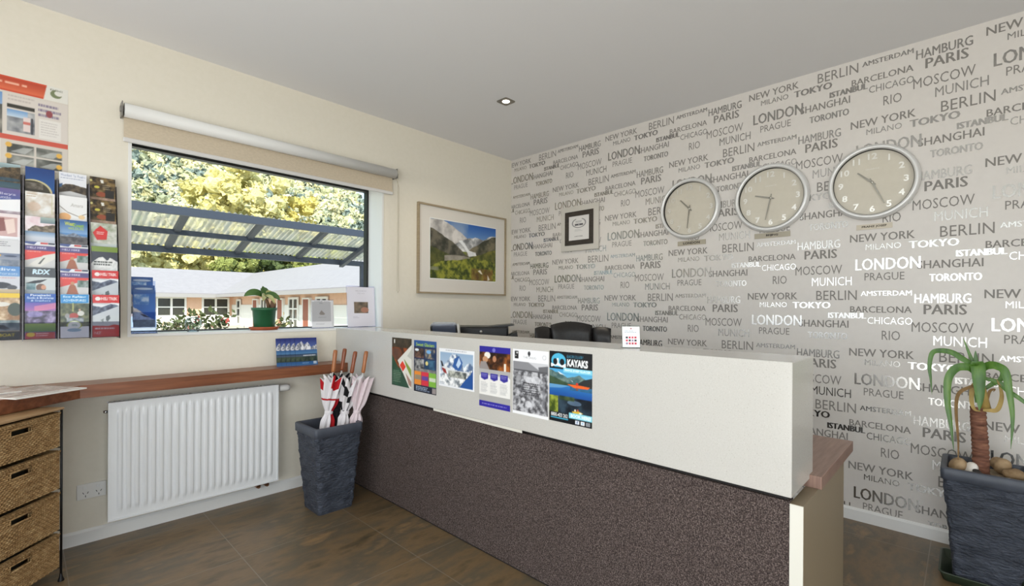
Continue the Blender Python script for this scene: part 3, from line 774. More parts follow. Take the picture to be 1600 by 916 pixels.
a = Art(96, 136, (20, 22, 26))
a.grad(0, .25, 1, .42, (70, 158, 208), (120, 190, 222)).ridge(0, 1, [.26, .29, .31, .36, .34, .31, .36, .4], .47, (66, 98, 100), (120, 140, 132), 4, .012, 12).ridge(0, 1, [.35, .38, .42, .44, .45, .45, .44], .48, (40, 62, 48), (64, 86, 60), 5, .012).poly([(.62, .45), (.8, .37), (1, .33), (1, .5)], (44, 46, 46))
a.poly([(.2, .28), (.32, .315), (.4, .33), (.26, .32)], (238, 242, 246))
a.grad(0, .47, 1, .63, (48, 120, 186), (24, 74, 148)).poly([(0, .47), (.5, .47), (.3, .51), (0, .53)], (120, 172, 208), .7).noise(.5, .47, 1, .53, (40, 70, 74), (60, 110, 140), 8, 5, 2, .6)
a.poly([(.43, .45), (.7, .445), (.95, .455), (.90, .485), (.6, .49)], (232, 100, 40)).ell(.66, .435, .03, .02, (200, 60, 44)).ell(.66, .50, .03, .02, (150, 70, 50), .7).poly([(.5, .38), (.56, .4), (.57, .415)], (244, 246, 248))
a.noise(0, .63, 1, .86, (14, 22, 32), (50, 70, 84), 7, 61, 2.4).noise(0, .63, .22, .86, (60, 76, 24), (158, 168, 62), 12, 62, 3).ell(.6, .70, .16, .035, (130, 160, 190), .55).noise(.25, .62, .6, .68, (30, 50, 24), (96, 110, 50), 10, 63, 2, .7)
a.poly([(.54, .815), (.70, .80), (.80, .82), (.72, .85), (.58, .84)], (214, 178, 60)).ell(.74, .825, .03, .012, (238, 236, 226)).ell(.62, .795, .02, .015, (230, 214, 190)).ell(.68, .79, .02, .015, (190, 90, 60))
a.rect(0, 0, 1, .245, (18, 20, 24)).ell(.225, .135, .175, .105, (78, 178, 214)).poly([(.04, .24), (.04, .17), (.12, .19), (.19, .10), (.225, .10), (.225, .165), (.30, .20), (.40, .165), (.40, .24), (.2, .205), (.1, .215)], (240, 244, 246)).ell(.145, .15, .05, .045, (20, 22, 26)).ell(.31, .15, .055, .045, (20, 22, 26)).rect(.02, .225, .42, .25, (18, 20, 24))
a.text(.42, .045, .80, .085, 'GLACIER COUNTRY', (66, 160, 194), .01).text(.43, .10, .90, .205, 'KAYAKS', (244, 246, 246), .05)
a.rect(.34, .225, 1, .29, (130, 206, 228)).text(.37, .24, .96, .278, 'FRANZ JOSEF GLACIER', (248, 250, 250), .03)
a.text(.05, .87, .45, .925, '0800-423 262', (238, 240, 240), .03).rect(.04, .935, .46, .95, (66, 160, 190)).rect(.48, .835, 1, .915, (134, 208, 224)).text(.52, .85, .97, .90, 'BOOK HERE!', (246, 250, 250), .04)
for i, c in enumerate(((226, 230, 238), (236, 238, 240), (150, 154, 158))): a.rect(.625 + .12 * i, .93, .715 + .12 * i, .98, c)
a.text(.655, .937, .685, .975, 'f', (70, 90, 140), .03).ell(.79, .955, .022, .012, (150, 190, 220)).ring(.91, .955, .026, .016, .3, (80, 84, 90))
front_poster(a, 1.184, .752, .220, .298, 'black and blue kayak poster, farthest from the window wall on the desk front')

# little acrylic sign on the desk top
a = Art(44, 52, (246, 246, 246))
a.lines(.18, .08, .8, .12, 1, (200, 150, 156), 3).ell(.5, .1, .05, .035, (160, 110, 116)).lines(.14, .2, .85, .34, 2, (120, 140, 156), 4, .35)
for j in range(3):
    for i in range(4):
        c = [(206, 60, 82), (40, 34, 44), (190, 40, 66), (150, 130, 160)][(i * 2 + j * 3 + (i == 0)) % 4]
        a.rect(.2 + .16 * i, .48 + .14 * j, .32 + .16 * i, .57 + .14 * j, c)
sg = thing('counter_sign', 'small white sign with rows of red and black squares standing on the desk top', 'sign', (1.672, .955, CT), -math.pi / 2 + .72)
sheet('card', a, .068, .082, sg, (0, -.0012, .003), (R_(-9), 0, 0), .0012)
MB().add([(-.036, 0, 0), (.036, 0, 0), (.036, .0142, .09), (-.036, .0142, .09), (-.036, .002, 0), (.036, .002, 0), (.036, .0162, .09), (-.036, .0162, .09)], [(0, 1, 2, 3), (7, 6, 5, 4), (0, 4, 5, 1), (2, 6, 7, 3), (1, 5, 6, 2), (3, 7, 4, 0)]).box(-.036, .0, 0, .036, .04, .002).build('acrylic_stand', clear('acrylic', (246, 250, 250), .12), sg)

# ------------------------------------------------------------------ behind the desk
M_blk = mat('black_plastic', (20, 20, 21), 0.35)
M_lea = noisy('black_leather', [(.3, (20, 18, 18)), (.7, (34, 31, 30))], 0.38, 60, bump=.15, bdist=.002)
ZD = CB + .016
# rounded office machine near the window wall
mn = thing('desk_scanner', 'low rounded glossy black machine with pale end cap, behind the desk', 'office machine', (2.24, 2.86, ZD), R_(-43))
def outline(x0, x1, z0, z1, rl, rr, skew=0.0):
    P = [(x0, z0), (x1, z0)]
    for cx, r_, q0 in ((x1 - rr, rr, 0), (x0 + rl, rl, 1)):
        for k in range(11):
            a_ = (q0 + k / 10) * math.pi / 2; P.append((cx + r_ * math.cos(a_), z1 - r_ + r_ * math.sin(a_)))
    return [(x + skew * (z1 - z), z) for x, z in P]
bm_ = MB(); bm_.prism(outline(-.115, .088, 0, .430, .045, .03, .10), -.05, .05, 0, 'y'); bm_.build('housing', mat('glossy_navy_black', (20, 22, 28), .1, 0, .5, .6), mn)
MB().prism([(x, z) for x, z in outline(.0885, .104, 0, .418, .006, .01, .10)], -.055, .05, 0, 'y').build('end_cap', mat('pale_plastic', (206, 204, 196), .4), mn)
MB().prism(outline(-.098, .075, .33, .415, .03, .02, .10), -.052, -.05, 0, 'y').build('front_panel', mat('painted_blue_grey_highlight', (58, 66, 84), .12, 0, .5, .5), mn)  # lighter panel stands for the glossy highlight on the housing

pr = thing('printer', 'black desktop printer with raised paper trays behind the desk', 'printer', (2.72, 2.94, ZD), R_(-46))
MB().box(-.235, -.18, 0, .235, .2, .3, 0, .012).build('body', M_blk, pr)
MB().box(-.235, -.182, .304, .20, .18, .385, 0, .014).build('scanner_lid', M_blk, pr)
t_ = MB(); t_.prism([(.02, .385), (.23, .405), (.25, .397), (.06, .372)], -.16, .14, 0, 'y'); t_.build('document_tray', M_blk, pr)
MB().prism([(.18, .30), (.27, .345), (.285, .27), (.25, .19), (.2, .19)], -.15, .14, 0, 'y').build('output_tray', mat('dark_grey_plastic', (48, 47, 47), .45), pr)
MB().lathe([(0, -.004), (.011, -.003), (.012, 0)], 16, 0, 'y', c=(-.02, -.182, .345)).build('badge', mat('silver_badge', (200, 198, 194), .3, .8), pr)

ch = thing('office_chair', 'black leather office chair, only its padded back showing over the desk', 'chair', (2.83, 2.12, 0), R_(-45))
def pad(x0, x1, y0, z0, z1, bulge, crown=.03, n=14, m=16):
    F_, B_ = [], []
    for i in range(n + 1):
        v = i / n; z = z0 + (z1 - z0) * v; rF, rB = [], []
        for j in range(m + 1):
            u = j / m; x = x0 + (x1 - x0) * u
            e = max(0.0, 1 - (2 * abs(u - .5)) ** 6) ** .5 * max(0.0, 1 - (2 * abs(v - .5)) ** 8) ** .5
            zz = z + crown * (1 - (2 * (u - .5)) ** 2) * v; yy = y0 + .10 * (x / .26) ** 2 * -1
            rF.append((x, yy - bulge * e, zz)); rB.append((x, yy + bulge * .8 * e, zz))
        F_.append(rF); B_.append(rB)
    return F_, [r[::-1] for r in B_]
bk = MB()
for x0, x1, z1, cr in ((-.275, -.152, 1.085, .012), (-.155, .155, 1.105, .026), (.152, .275, 1.085, .012)):
    for g in pad(x0, x1, .0, .56, z1, .05, cr): bk.grid(g)
bk.build('backrest', M_lea, ch)
b = MB()
for g in pad(-.26, .26, -.26, .0, .46, .055, 0):
    b.grid([[(x, -.03 - z, .47 + (-.26 - y)) for x, y, z in r][::-1] for r in g])
b.build('seat', M_lea, ch)
for s in (-1, 1):
    MB().tube([(s * .28, -.05, .45), (s * .31, -.06, .62), (s * .31, -.12, .67), (s * .31, -.34, .67), (s * .29, -.38, .60), (s * .27, -.36, .46)], .018, 8).build('armrest', M_blk, ch)
MB().tube([(0, -.25, .07), (0, -.25, .43)], .028, 12).tube([(0, -.12, .43), (0, .05, .47), (0, .07, .62)], .022, 8).build('pedestal', M_blk, ch)
for k in range(5):
    a_ = k * 2 * math.pi / 5 + .3; ex, ey = .3 * math.cos(a_), -.25 + .3 * math.sin(a_)
    lg = MB().tube([(0, -.25, .1), (ex, ey, .075)], [.026, .016], 8).build('star_leg', M_blk, ch)
    MB().lathe([(0, -.012), (.026, -.012), (.03, 0), (.026, .012), (0, .012)], 14, 0, 'x', c=(ex, ey, .03)).tube([(ex, ey, .03), (ex, ey, .08)], .008, 6).build('castor', M_blk, lg)

# ------------------------------------------------------------------ pictures and clocks
M_pine = noisy('pale_timber_frame', [(.3, (150, 134, 108)), (.7, (170, 154, 126))], 0.45, 8, (1, 1, 12))
M_mount = mat('grey_white_mount', (224, 219, 211), 0.6)
pf = thing('framed_picture', 'framed glacier valley photograph in a wide pale mount on the window wall', 'picture', (2.787, YA, 1.347))
W_, H_ = 1.032, .758
MB().box(-W_ / 2, -.026, 0, -W_ / 2 + .014, 0, H_).box(W_ / 2 - .014, -.026, 0, W_ / 2, 0, H_).box(-W_ / 2 + .014, -.026, 0, W_ / 2 - .014, 0, .014).box(-W_ / 2 + .014, -.026, H_ - .014, W_ / 2 - .014, 0, H_).build('frame', M_pine, pf)
MB().box(-W_ / 2 + .014, -.012, .014, W_ / 2 - .014, -.004, H_ - .014).build('mount', M_mount, pf)
a = Art(190, 124, (120, 130, 60))
a.grad(0, 0, 1, .42, (38, 92, 172), (150, 180, 214)).noise(0, 0, .55, .4, (60, 108, 180), (214, 210, 206), 4, 71, 3, .45)
a.ridge(0, .62, [.02, -.02, .08, .20, .34], .45, (150, 148, 146), (222, 218, 214), 3, .03, 8).ridge(.32, 1, [.40, .32, .26, .22, .26, .18, .14], .5, (120, 122, 124), (236, 236, 236), 6, .03, 14)
a.ridge(0, .60, [.14, .22, .30, .38, .52, .62], .66, (50, 52, 44), (112, 106, 92), 9, .03, 14).ridge(.52, 1, [.52, .40, .34, .26, .20, .16], .7, (58, 60, 46), (124, 116, 94), 12, .02, 14)
a.poly([(.40, .32), (.45, .30), (.52, .40), (.56, .47), (.66, .50), (.68, .55), (.56, .58), (.53, .50), (.47, .40)], (236, 238, 240)).noise(.54, .49, .67, .57, (190, 192, 192), (240, 240, 240), 20, 5, 2, .6)
a.ridge(.5, 1, [.64, .56, .52, .44, .40], 1, (70, 78, 34), (124, 120, 52), 15, .02, 16).ridge(0, .42, [.46, .52, .58, .62], 1, (62, 70, 36), (104, 102, 52), 17, .02, 16).ridge(.2, .66, [.60, .57, .58, .62], .75, (126, 120, 108), (164, 158, 146), 19, .01)
a.ridge(0, 1, [.80, .72, .68, .66, .62, .60, .62, .60, .66], 1.1, (52, 66, 22), (150, 152, 56), 22, .03, 26, 3.4).noise(.6, .78, .95, 1, (120, 70, 40), (150, 140, 60), 16, 24, 2.4, .65).poly([(.70, .82), (.74, .80), (.78, .88), (.75, .87)], (226, 220, 206)).poly([(.86, .88), (.90, .97), (.86, .99)], (226, 216, 200)).noise(.0, .8, .12, .86, (170, 170, 160), (90, 96, 50), 12, 8)
MB().box(-.395, -.0128, .126, .39, -.0121, .648).build('bevel', mat('white_bevel', (240, 240, 236), .6), pf)
sheet('photograph', a, .772, .508, pf, (-.003, -.0135, .133), th=.0006)
MB().box(-W_ / 2 + .014, -.0185, .014, W_ / 2 - .014, -.017, H_ - .014).build('glass', clear('picture_glass', (255, 255, 255), .035), pf)

ct = thing('framed_certificate', 'small framed award certificate with black border on the patterned wall', 'certificate', (XB, 2.445, 1.735), -math.pi / 2)
MB().box(-.2, -.02, -.0, .2, 0, .395, 0, .004).build('backing_board', mat('silver_grey_board', (196, 192, 184), .45), ct)
MB().box(-.15, -.026, .05, -.108, -.02, .345).box(.108, -.026, .05, .15, -.02, .345).box(-.108, -.026, .05, .108, -.02, .092).box(-.108, -.026, .303, .108, -.02, .345).build('border', noisy('dark_brown_frame', [(.3, (34, 28, 22)), (.7, (58, 50, 42))], .4, 20, (1, 1, 3)), ct)
a = Art(60, 84, (214, 212, 210))
a.ring(.5, .3, .34, .2, .14, (122, 122, 124)).rect(.36, .06, .64, .16, (214, 212, 210)).rect(.3, .33, .7, .40, (80, 80, 84)).lines(.34, .22, .66, .3, 2, (120, 120, 124), 3).ell(.5, .365, .03, .02, (200, 200, 200)).lines(.3, .56, .7, .66, 2, (180, 180, 180), 4).text(.3, .82, .7, .86, 'HOTEL', (96, 96, 98), .01)
sheet('certificate_paper', a, .216, .211, ct, (0, -.0225, .092), th=.0006)

M_rim = mat('silver_clock_rim', (222, 222, 221), 0.38, .35)
M_face = noisy('champagne_dial', [(.3, (206, 199, 187)), (.7, (210, 203, 191))], 0.5, 30)
M_num = mat('polished_silver_numerals', (226, 224, 220), 0.36, 1.0)
M_hand = mat('silver_hands', (150, 147, 140), 0.32, .9)
def clock(y, z, rad, hr, mn_, label, rz_dark=False):
    t = thing('wall_clock', label, 'clock', (XB, y, z), -math.pi / 2, 'wall clocks over the desk')
    R1 = rad
    MB().lathe([(R1 * .90, 0), (R1 * .985, 0), (R1, -.016), (R1 * .985, -.034), (R1 * .94, -.046), (R1 * .895, -.046), (R1 * .865, -.036), (R1 * .862, -.014)], 96, 0, 'y').build('rim', M_rim, t)
    MB().lathe([(R1 * .862, -.036), (R1 * .857, -.034), (R1 * .857, -.012)], 96, 0, 'y').build('inner_bezel_ring', mat('black_bezel', (26, 26, 26), .4), t)  # black bezel just inside the rim
    MB().lathe([(0, -.014), (R1 * .865, -.014)], 72, 0, 'y').build('dial', M_face, t)
    nb = MB()
    for k in range(1, 13):
        V, T, asp = glyphs(str(k), .028, 4); ang = k * math.pi / 6; rr = R1 * .70; ch_ = R1 * .165; wd = ch_ * asp * 1.12
        if k == 11: wd = ch_ * 1.0
        cx, cz = rr * math.sin(ang), rr * math.cos(ang)
        nb.add([(cx + (p[0] - .5) * wd, -.0165, cz + (p[1] - .5) * ch_) for p in V], T.tolist())
    V, T, asp = glyphs('QUARTZ', .01, 2)
    nb.add([((p[0] - .5) * R1 * .3, -.0165, R1 * .36 + (p[1] - .5) * R1 * .035) for p in V], T.tolist())
    nb.build('numerals', M_num, t)
    def hand(ang, ln, w0, w1, tail, yy, nm):
        d = (math.sin(ang), math.cos(ang)); n_ = (d[1], -d[0])
        P = [(-tail, w0 * .6), (0, w0), (ln, w1)]
        pts = [(d[0] * l + n_[0] * q, d[1] * l + n_[1] * q) for l, q in P] + [(d[0] * l - n_[0] * q, d[1] * l - n_[1] * q) for l, q in P[::-1]]
        MB().prism(pts, yy, yy + .0015, 0, 'y').build(nm, M_hand, t)
    hand((hr + mn_ / 60) * math.pi / 6, R1 * .44, R1 * .026, R1 * .018, R1 * .1, -.020, 'hour_hand')
    hand(mn_ * math.pi / 30, R1 * .64, R1 * .02, R1 * .012, R1 * .12, -.023, 'minute_hand')
    MB().lathe([(0, -.027), (R1 * .03, -.026), (R1 * .034, -.019)], 20, 0, 'y').build('hub', M_num, t)
    MB().lathe([(0, -.0365), (R1 * .5, -.036), (R1 * .862, -.034)], 72, 0, 'y').build('glass', clear('clock_glass', (252, 252, 250), .05, .06), t)
clock(1.462, 1.962, .222, 10, 31, 'round silver wall clock nearest the framed certificate, dim dial')
clock(.923, 1.956, .222, 9, 32, 'middle silver wall clock of the three on the patterned wall')
clock(.393, 1.963, .215, 10, 26, 'round silver wall clock farthest right, with bright numerals')

def plaque(y, z, wd, ht, text, label, ink=(40, 34, 24), bg=(168, 160, 142)):
    a = Art(90, 18, bg, 3); V, T, asp = glyphs(text, .03, 2)
    hh = .5; wt = min(.9, hh * asp * ht / wd * 1.25); a.text(.5 - wt / 2, .27, .5 + wt / 2, .75, text, ink, .03)
    tag(sheet('name_plaque', a, wd, ht, None, (XB, y, z), FACE_B, .003, edge=bg), label, 'sign', 'city name plaques under the clocks').location.x = XB - .0045
plaque(1.452, 1.697, .208, .034, 'LONDON', 'small grey plaque under the clock nearest the certificate')
plaque(.917, 1.699, .212, .034, 'BEIJING', 'small grey plaque under the middle wall clock')
plaque(.385, 1.697, .165, .030, 'FRANZ JOSEF', 'small pale plaque lettered for a glacier town under the right clock', (60, 52, 36), (200, 190, 172))

# ------------------------------------------------------------------ bench, radiator, socket
M_jarrah = noisy('red_brown_timber', [(.25, (96, 54, 34)), (.5, (128, 76, 48)), (.75, (152, 98, 66))], 0.32, 3.0, (1.2, 16, 16), 7)
bench = MB().prism([(.2, 3.107), (1.578, 3.107), (1.578, YA - .001), (-1.28, YA - .001), (-1.28, 1.80), (-1.1, 1.80), (-.058, 2.860)], .779, .842, 0)
tag(bench.build('timber_bench_top', M_jarrah), 'red-brown timber bench top running along the window wall above the radiator', 'bench top')

M_rad = mat('white_enamel', (230, 232, 234), 0.28, coat=.2)
rx0, rx1, rz0, rz1, ry = .312, 1.146, .116, .730, 3.178
rad = thing('radiator', 'white ribbed panel radiator with valve under the timber bench', 'radiator', (0, 0, 0))
def rad_panel():
    nx_, nz_ = 24 * 12 + 1, 40; N_ = 22; rows = []
    wdt, hgt = rx1 - rx0, rz1 - rz0
    for j in range(nz_ + 1):
        z = j / nz_; zz = rz0 + .008 + (hgt - .016) * z; row = []
        hz = (zz - rz0); ez = min(1, max(0, (min(hz, hgt - hz) - .045) / .02))
        for i in range(nx_):
            u = i / (nx_ - 1); x = rx0 + .008 + (wdt - .016) * u
            q = (x - rx0 - .03) / (wdt - .06) * N_; d = 0
            if 0 < q < N_:
                fr_ = abs(q % 1 - .5); d = .009 * ez * min(1, max(0, (.34 - fr_) / .14))
            row.append((x, ry - .0 + .004 - d, zz))
        rows.append(row)
    b = MB().grid(rows)
    f = [(rx0, rz0), (rx1, rz0), (rx1, rz1), (rx0, rz1)]; e = .008
    b.box(rx0, ry - .001, rz0, rx1, ry + .02, rz0 + e).box(rx0, ry - .001, rz1 - e, rx1, ry + .02, rz1).box(rx0, ry - .001, rz0 + e, rx0 + e, ry + .02, rz1 - e).box(rx1 - e, ry - .001, rz0 + e, rx1, ry + .02, rz1 - e)
    b.box(rx0 + e, ry + .012, rz0 + e, rx1 - e, ry + .02, rz1 - e)
    return b
rad_panel().build('front_panel', M_rad, rad)
MB().box(rx0 + .005, ry + .062, rz0 + .01, rx1 - .005, ry + .076, rz1 - .01, 0, .004).build('rear_panel', M_rad, rad)
fn = MB()
for k in range(84):
    x = rx0 + .012 + k * (rx1 - rx0 - .024) / 83; fn.box(x - .0012, ry + .021, rz0 + .03, x + .0012, ry + .061, rz1 - .012)
fn.build('convector_fins', mat('fin_grey', (150, 152, 154), .5), rad)
gr = MB()
for k in range(42):
    x = rx0 + .01 + k * (rx1 - rx0 - .02) / 41; gr.box(x - .0035, ry + .02, rz1 - .006, x + .0035, ry + .062, rz1 - .002)
gr.box(rx0, ry + .018, rz1 - .004, rx1, ry + .022, rz1).box(rx0, ry + .06, rz1 - .006, rx1, ry + .064, rz1 - .002); gr.build('top_grille', M_rad, rad)
M_chr = mat('chrome', (200, 200, 202), 0.15, 1.0)
M_brs = mat('brass_fitting', (150, 110, 84), 0.3, .9)
MB().tube([(rx1 - .006, ry + .04, rz1 - .03), (rx1 + .014, ry + .04, rz1 - .03)], .014, 16).build('valve_body', M_chr, rad)
MB().lathe([(0, .0), (.02, .0), (.0225, .006), (.0225, .05), (.019, .066), (0, .068)], 24, 0, 'x', c=(rx1 + .014, ry + .04, rz1 - .03)).build('thermostat_knob', mat('white_plastic', (226, 226, 224), .35), rad)
for x in (rx1 - .105, rx1 - .055):
    MB().tube([(x, ry + .04, rz0 + .02), (x, ry + .04, rz0 - .022)], .013, 12).tube([(x, ry + .03, rz0 - .022), (x, ry + .055, rz0 - .026), (x, ry + .112, rz0 - .026)], .011, 10).build('pipe_elbow', M_brs, rad)
MB().tube([(rx0 + .005, ry + .04, rz1 - .05), (rx0 - .016, ry + .04, rz1 - .05)], .007, 10).build('air_vent', M_chr, rad)
for x in (rx0 + .12, rx1 - .12):
    MB().box(x - .015, ry + .074, rz0 + .05, x + .015, YA, rz1 - .05).build('wall_bracket', M_rad, rad)

so = thing('power_socket', 'white double power socket on the wall at the left end of the radiator', 'power socket', (.2, YA, .229))
MB().box(0, -.01, 0, .116, 0, .078, 0, .003).build('cover_plate', mat('off_white_plastic', (232, 231, 228), .4), so)
for k in (0, 1):
    cx = .034 + k * .052
    MB().box(cx - .011, -.0145, .052, cx + .003, -.01, .068, 0, .0015).build('rocker_switch', M_trim, so)
    h = MB()
    for dx, dz, an in ((-.009, .032, .5), (.009, .032, -.5), (0, .015, 0)):
        c_, s_ = math.cos(an), math.sin(an); P = [(-.0014, -.005), (.0014, -.005), (.0014, .005), (-.0014, .005)]
        h.prism([(cx + dx + c_ * x - s_ * z, dz + s_ * x + c_ * z) for x, z in P], -.0104, -.0099, 0, 'y')
    h.build('socket_slots', M_blk, so)

# ------------------------------------------------------------------ wicker drawer tower
def wicker():
    m = noisy('woven_seagrass', [(.25, (136, 104, 68)), (.5, (176, 142, 98)), (.75, (202, 172, 126))], .8, 30, (1, 1, 2), 4, spec=.2)
    N, L, b = nodes(m); src = b.inputs['Base Color'].links[0].from_socket
    t = N.new('ShaderNodeTexCoord'); sp = N.new('ShaderNodeSeparateXYZ'); cb = N.new('ShaderNodeCombineXYZ'); L.new(t.outputs['Object'], sp.inputs[0]); L.new(sp.outputs['X'], cb.inputs['X']); L.new(sp.outputs['Z'], cb.inputs['Y'])
    br_ = N.new('ShaderNodeTexBrick'); br_.inputs['Scale'].default_value = 1; br_.inputs['Brick Width'].default_value = .021; br_.inputs['Row Height'].default_value = .0085; br_.inputs['Mortar Size'].default_value = .0013; br_.inputs['Mortar Smooth'].default_value = .6
    br_.inputs['Color1'].default_value = (1, 1, 1, 1); br_.inputs['Color2'].default_value = (.84, .84, .84, 1); br_.inputs['Mortar'].default_value = (.5, .47, .43, 1); L.new(cb.outputs[0], br_.inputs['Vector'])
    mx = N.new('ShaderNodeMix'); mx.data_type = 'RGBA'; mx.blend_type = 'MULTIPLY'; mx.inputs['Factor'].default_value = 1
    L.new(src, mx.inputs['A']); L.new(br_.outputs['Color'], mx.inputs['B']); L.new(mx.outputs['Result'], b.inputs['Base Color'])
    bp = N.new('ShaderNodeBump'); bp.inputs['Strength'].default_value = .6; bp.inputs['Distance'].default_value = .003; bp.invert = True
    L.new(br_.outputs['Fac'], bp.inputs['Height']); L.new(bp.outputs['Normal'], b.inputs['Normal'])
    return m
M_wick = wicker()
M_rod = mat('black_iron', (22, 21, 21), 0.45, .3)
M_lin = mat('pale_liner', (190, 186, 176), .8)
d49 = R_(49.0)
tw = thing('wicker_drawer_tower', 'tower of four woven seagrass drawers in a black iron frame under the bench', 'drawer unit', (.130, 2.920, 0), d49)
# local x runs along the front towards the wall, y goes into the unit
Wt, Dt = .40, .30
fr = MB()
for x in (-.004, -Wt):
    for y in (0, Dt):
        fr.tube([(x, y, .012), (x, y, .772)], .0045, 8)
        fr.lathe([(.012, 0), (.012, .004), (.006, .02), (.0045, .035)], 12, 0, 'z', c=(x, y, 0))
for z in (.058, .226, .412, .598, .768):
    fr.tube([(-.004, .0, z), (-.004, Dt, z)], .0035, 6).tube([(-Wt, .0, z), (-Wt, Dt, z)], .0035, 6).tube([(-.004, Dt, z), (-Wt, Dt, z)], .0035, 6)
fr.build('iron_frame', M_rod, tw)
MB().box(-Wt - .004, -.006, .766, .004, Dt + .006, .776, 0, .003).build('top_board', noisy('pale_wood_edge', [(.3, (158, 124, 88)), (.7, (182, 150, 110))], .6, 6, (2, 14, 14)), tw)
def drawer(z0, z1):
    x0, x1 = -Wt + .014, -.016; hx0, hx1 = -.245, -.155; hz0, hz1 = z1 - .052, z1 - .026
    b = MB(); nx_, nz_ = 190, 64; rows = []; P = np.zeros((nz_ + 1, nx_ + 1, 3))
    for j in range(nz_ + 1):
        for i in range(nx_ + 1):
            x = x0 + (x1 - x0) * i / nx_; z = z0 + (z1 - z0) * j / nz_
            wv = .0032 * math.sin(i * math.pi / 5 + (j // 3 % 2) * math.pi) * abs(math.sin(j * math.pi / 3 + .5)) if j < nz_ - 8 else .0018 * math.sin(i * .9 + j * .8)
            P[j, i] = (x, -.002 - wv - (.003 if j >= nz_ - 6 else 0), z)
    ins = lambda i, j: hx0 < x0 + (x1 - x0) * (i + .5) / nx_ < hx1 and hz0 < z0 + (z1 - z0) * (j + .5) / nz_ < hz1
    idx = lambda j, i: j * (nx_ + 1) + i
    b.add(P.reshape(-1, 3), [(idx(j, i), idx(j, i + 1), idx(j + 1, i + 1), idx(j + 1, i)) for j in range(nz_) for i in range(nx_) if not ins(i, j)], 0, True)
    # sides, back, base and wall thickness
    b.box(x0, .004, z0, x0 + .008, Dt - .01, z1).box(x1 - .008, .004, z0, x1, Dt - .01, z1).box(x0 + .008, Dt - .018, z0, x1 - .008, Dt - .01, z1).box(x0 + .008, .004, z0, x1 - .008, Dt - .018, z0 + .008)
    b.box(x0 + .008, .004, z0 + .008, hx0, .008, z1).box(hx1, .004, z0 + .008, x1 - .008, .008, z1).box(hx0, .004, z0 + .008, hx1, .008, hz0).box(hx0, .004, hz1, hx1, .008, z1)
    o = b.build('drawer', M_wick, tw)
    MB().tube([(hx0, -.004, hz0), (hx1, -.004, hz0), (hx1, -.004, hz1), (hx0, -.004, hz1), (hx0, -.004, hz0)], .004, 6).build('handle_rim', M_wick, o)
    MB().box(hx0 - .01, .03, hz0 - .02, hx1 + .01, .034, hz1 + .02).build('shade_panel', mat('painted_drawer_shade', (44, 40, 26), .9), o)  # dark sheet behind the handle hole, stands for the shade inside
for z0, z1 in ((.066, .218), (.234, .402), (.418, .588), (.604, .758)): drawer(z0, z1)

# ------------------------------------------------------------------ magazines on the bench
def magazine(pts_c, rz, w_, h_, z, th, art, label, nm='magazine'):
    o = sheet(nm, art, w_, h_, None, (pts_c[0], pts_c[1], z + th), (-math.pi / 2, 0, rz), th, GLOSSY)
    return tag(o, label, 'magazine', 'magazines on the bench')
a = Art(60, 84, (214, 208, 204)); a.noise(0, 0, 1, .7, (120, 90, 88), (206, 196, 190), 5, 81, 2).rect(0, .72, 1, .8, (110, 50, 44)).lines(.1, .84, .9, .96, 3, (90, 80, 80), 5)
# lying face up: local z of the sheet points away from the reader's edge
magazine((.101, 2.896), R_(33), .271, .288, .842, .006, a, 'pale magazine lying by the bench edge, its white page edges showing')
a2 = Art(60, 84, (196, 186, 182)); a2.noise(0, 0, 1, 1, (150, 110, 100), (214, 206, 204), 4, 83, 2).rect(.05, .06, .95, .2, (120, 60, 56)).rect(.5, 0, .508, 1, (110, 100, 98))
magazine((-.1, 2.99), R_(12), .21, .27, .8485, .004, a2, 'reddish magazine lying partly on the pale one at the bench end')

# ------------------------------------------------------------------ fanned booklets on the bench
def booklet_art():
    a = Art(90, 66, (30, 50, 110))
    a.grad(0, 0, 1, .42, (34, 44, 112), (96, 120, 176)).ridge(0, 1, [.34, .2, .12, .26, .16, .34, .30, .22], .48, (110, 116, 130), (236, 236, 240), 44, .05, 14, 3.4).grad(0, .44, 1, .62, (50, 92, 146), (90, 140, 180)).rect(0, .58, 1, .62, (40, 66, 100))
    a.rect(0, .62, 1, .68, (70, 86, 104)).lines(.35, .625, .92, .67, 1, (214, 216, 220), 3, .8).noise(0, .68, 1, .86, (24, 40, 40), (74, 90, 70), 12, 45).grad(0, .86, 1, 1, (40, 84, 140), (60, 110, 160)).rect(.80, .86, .95, .96, (176, 190, 206)).lines(.3, .9, .7, .95, 1, (120, 160, 200), 4)
    return a
bk_art = booklet_art()
order = ['front, fully visible blue mountain booklet of the fan on the bench', 'second blue booklet in the fan, right behind the front one', 'third blue booklet in the fan, middle of the five', 'fourth blue booklet in the fan, showing a narrow strip', 'rearmost blue booklet, at the left end of the fan']
bk0 = None
for k in range(5):
    if bk0 is None:
        o = sheet('booklet', bk_art, .14, .182, None, th=.0035, m=GLOSSY, edge=(40, 44, 70)); bk0 = o
    else:
        o = bk0.copy(); COL.objects.link(o)
    o.location = (1.322 - .027 * k, 3.168 + .0085 * k, .8422); o.rotation_euler = (R_(-9), R_(-0.0), R_(-4))
    tag(o, order[k], 'booklet', 'fanned booklets on the bench')

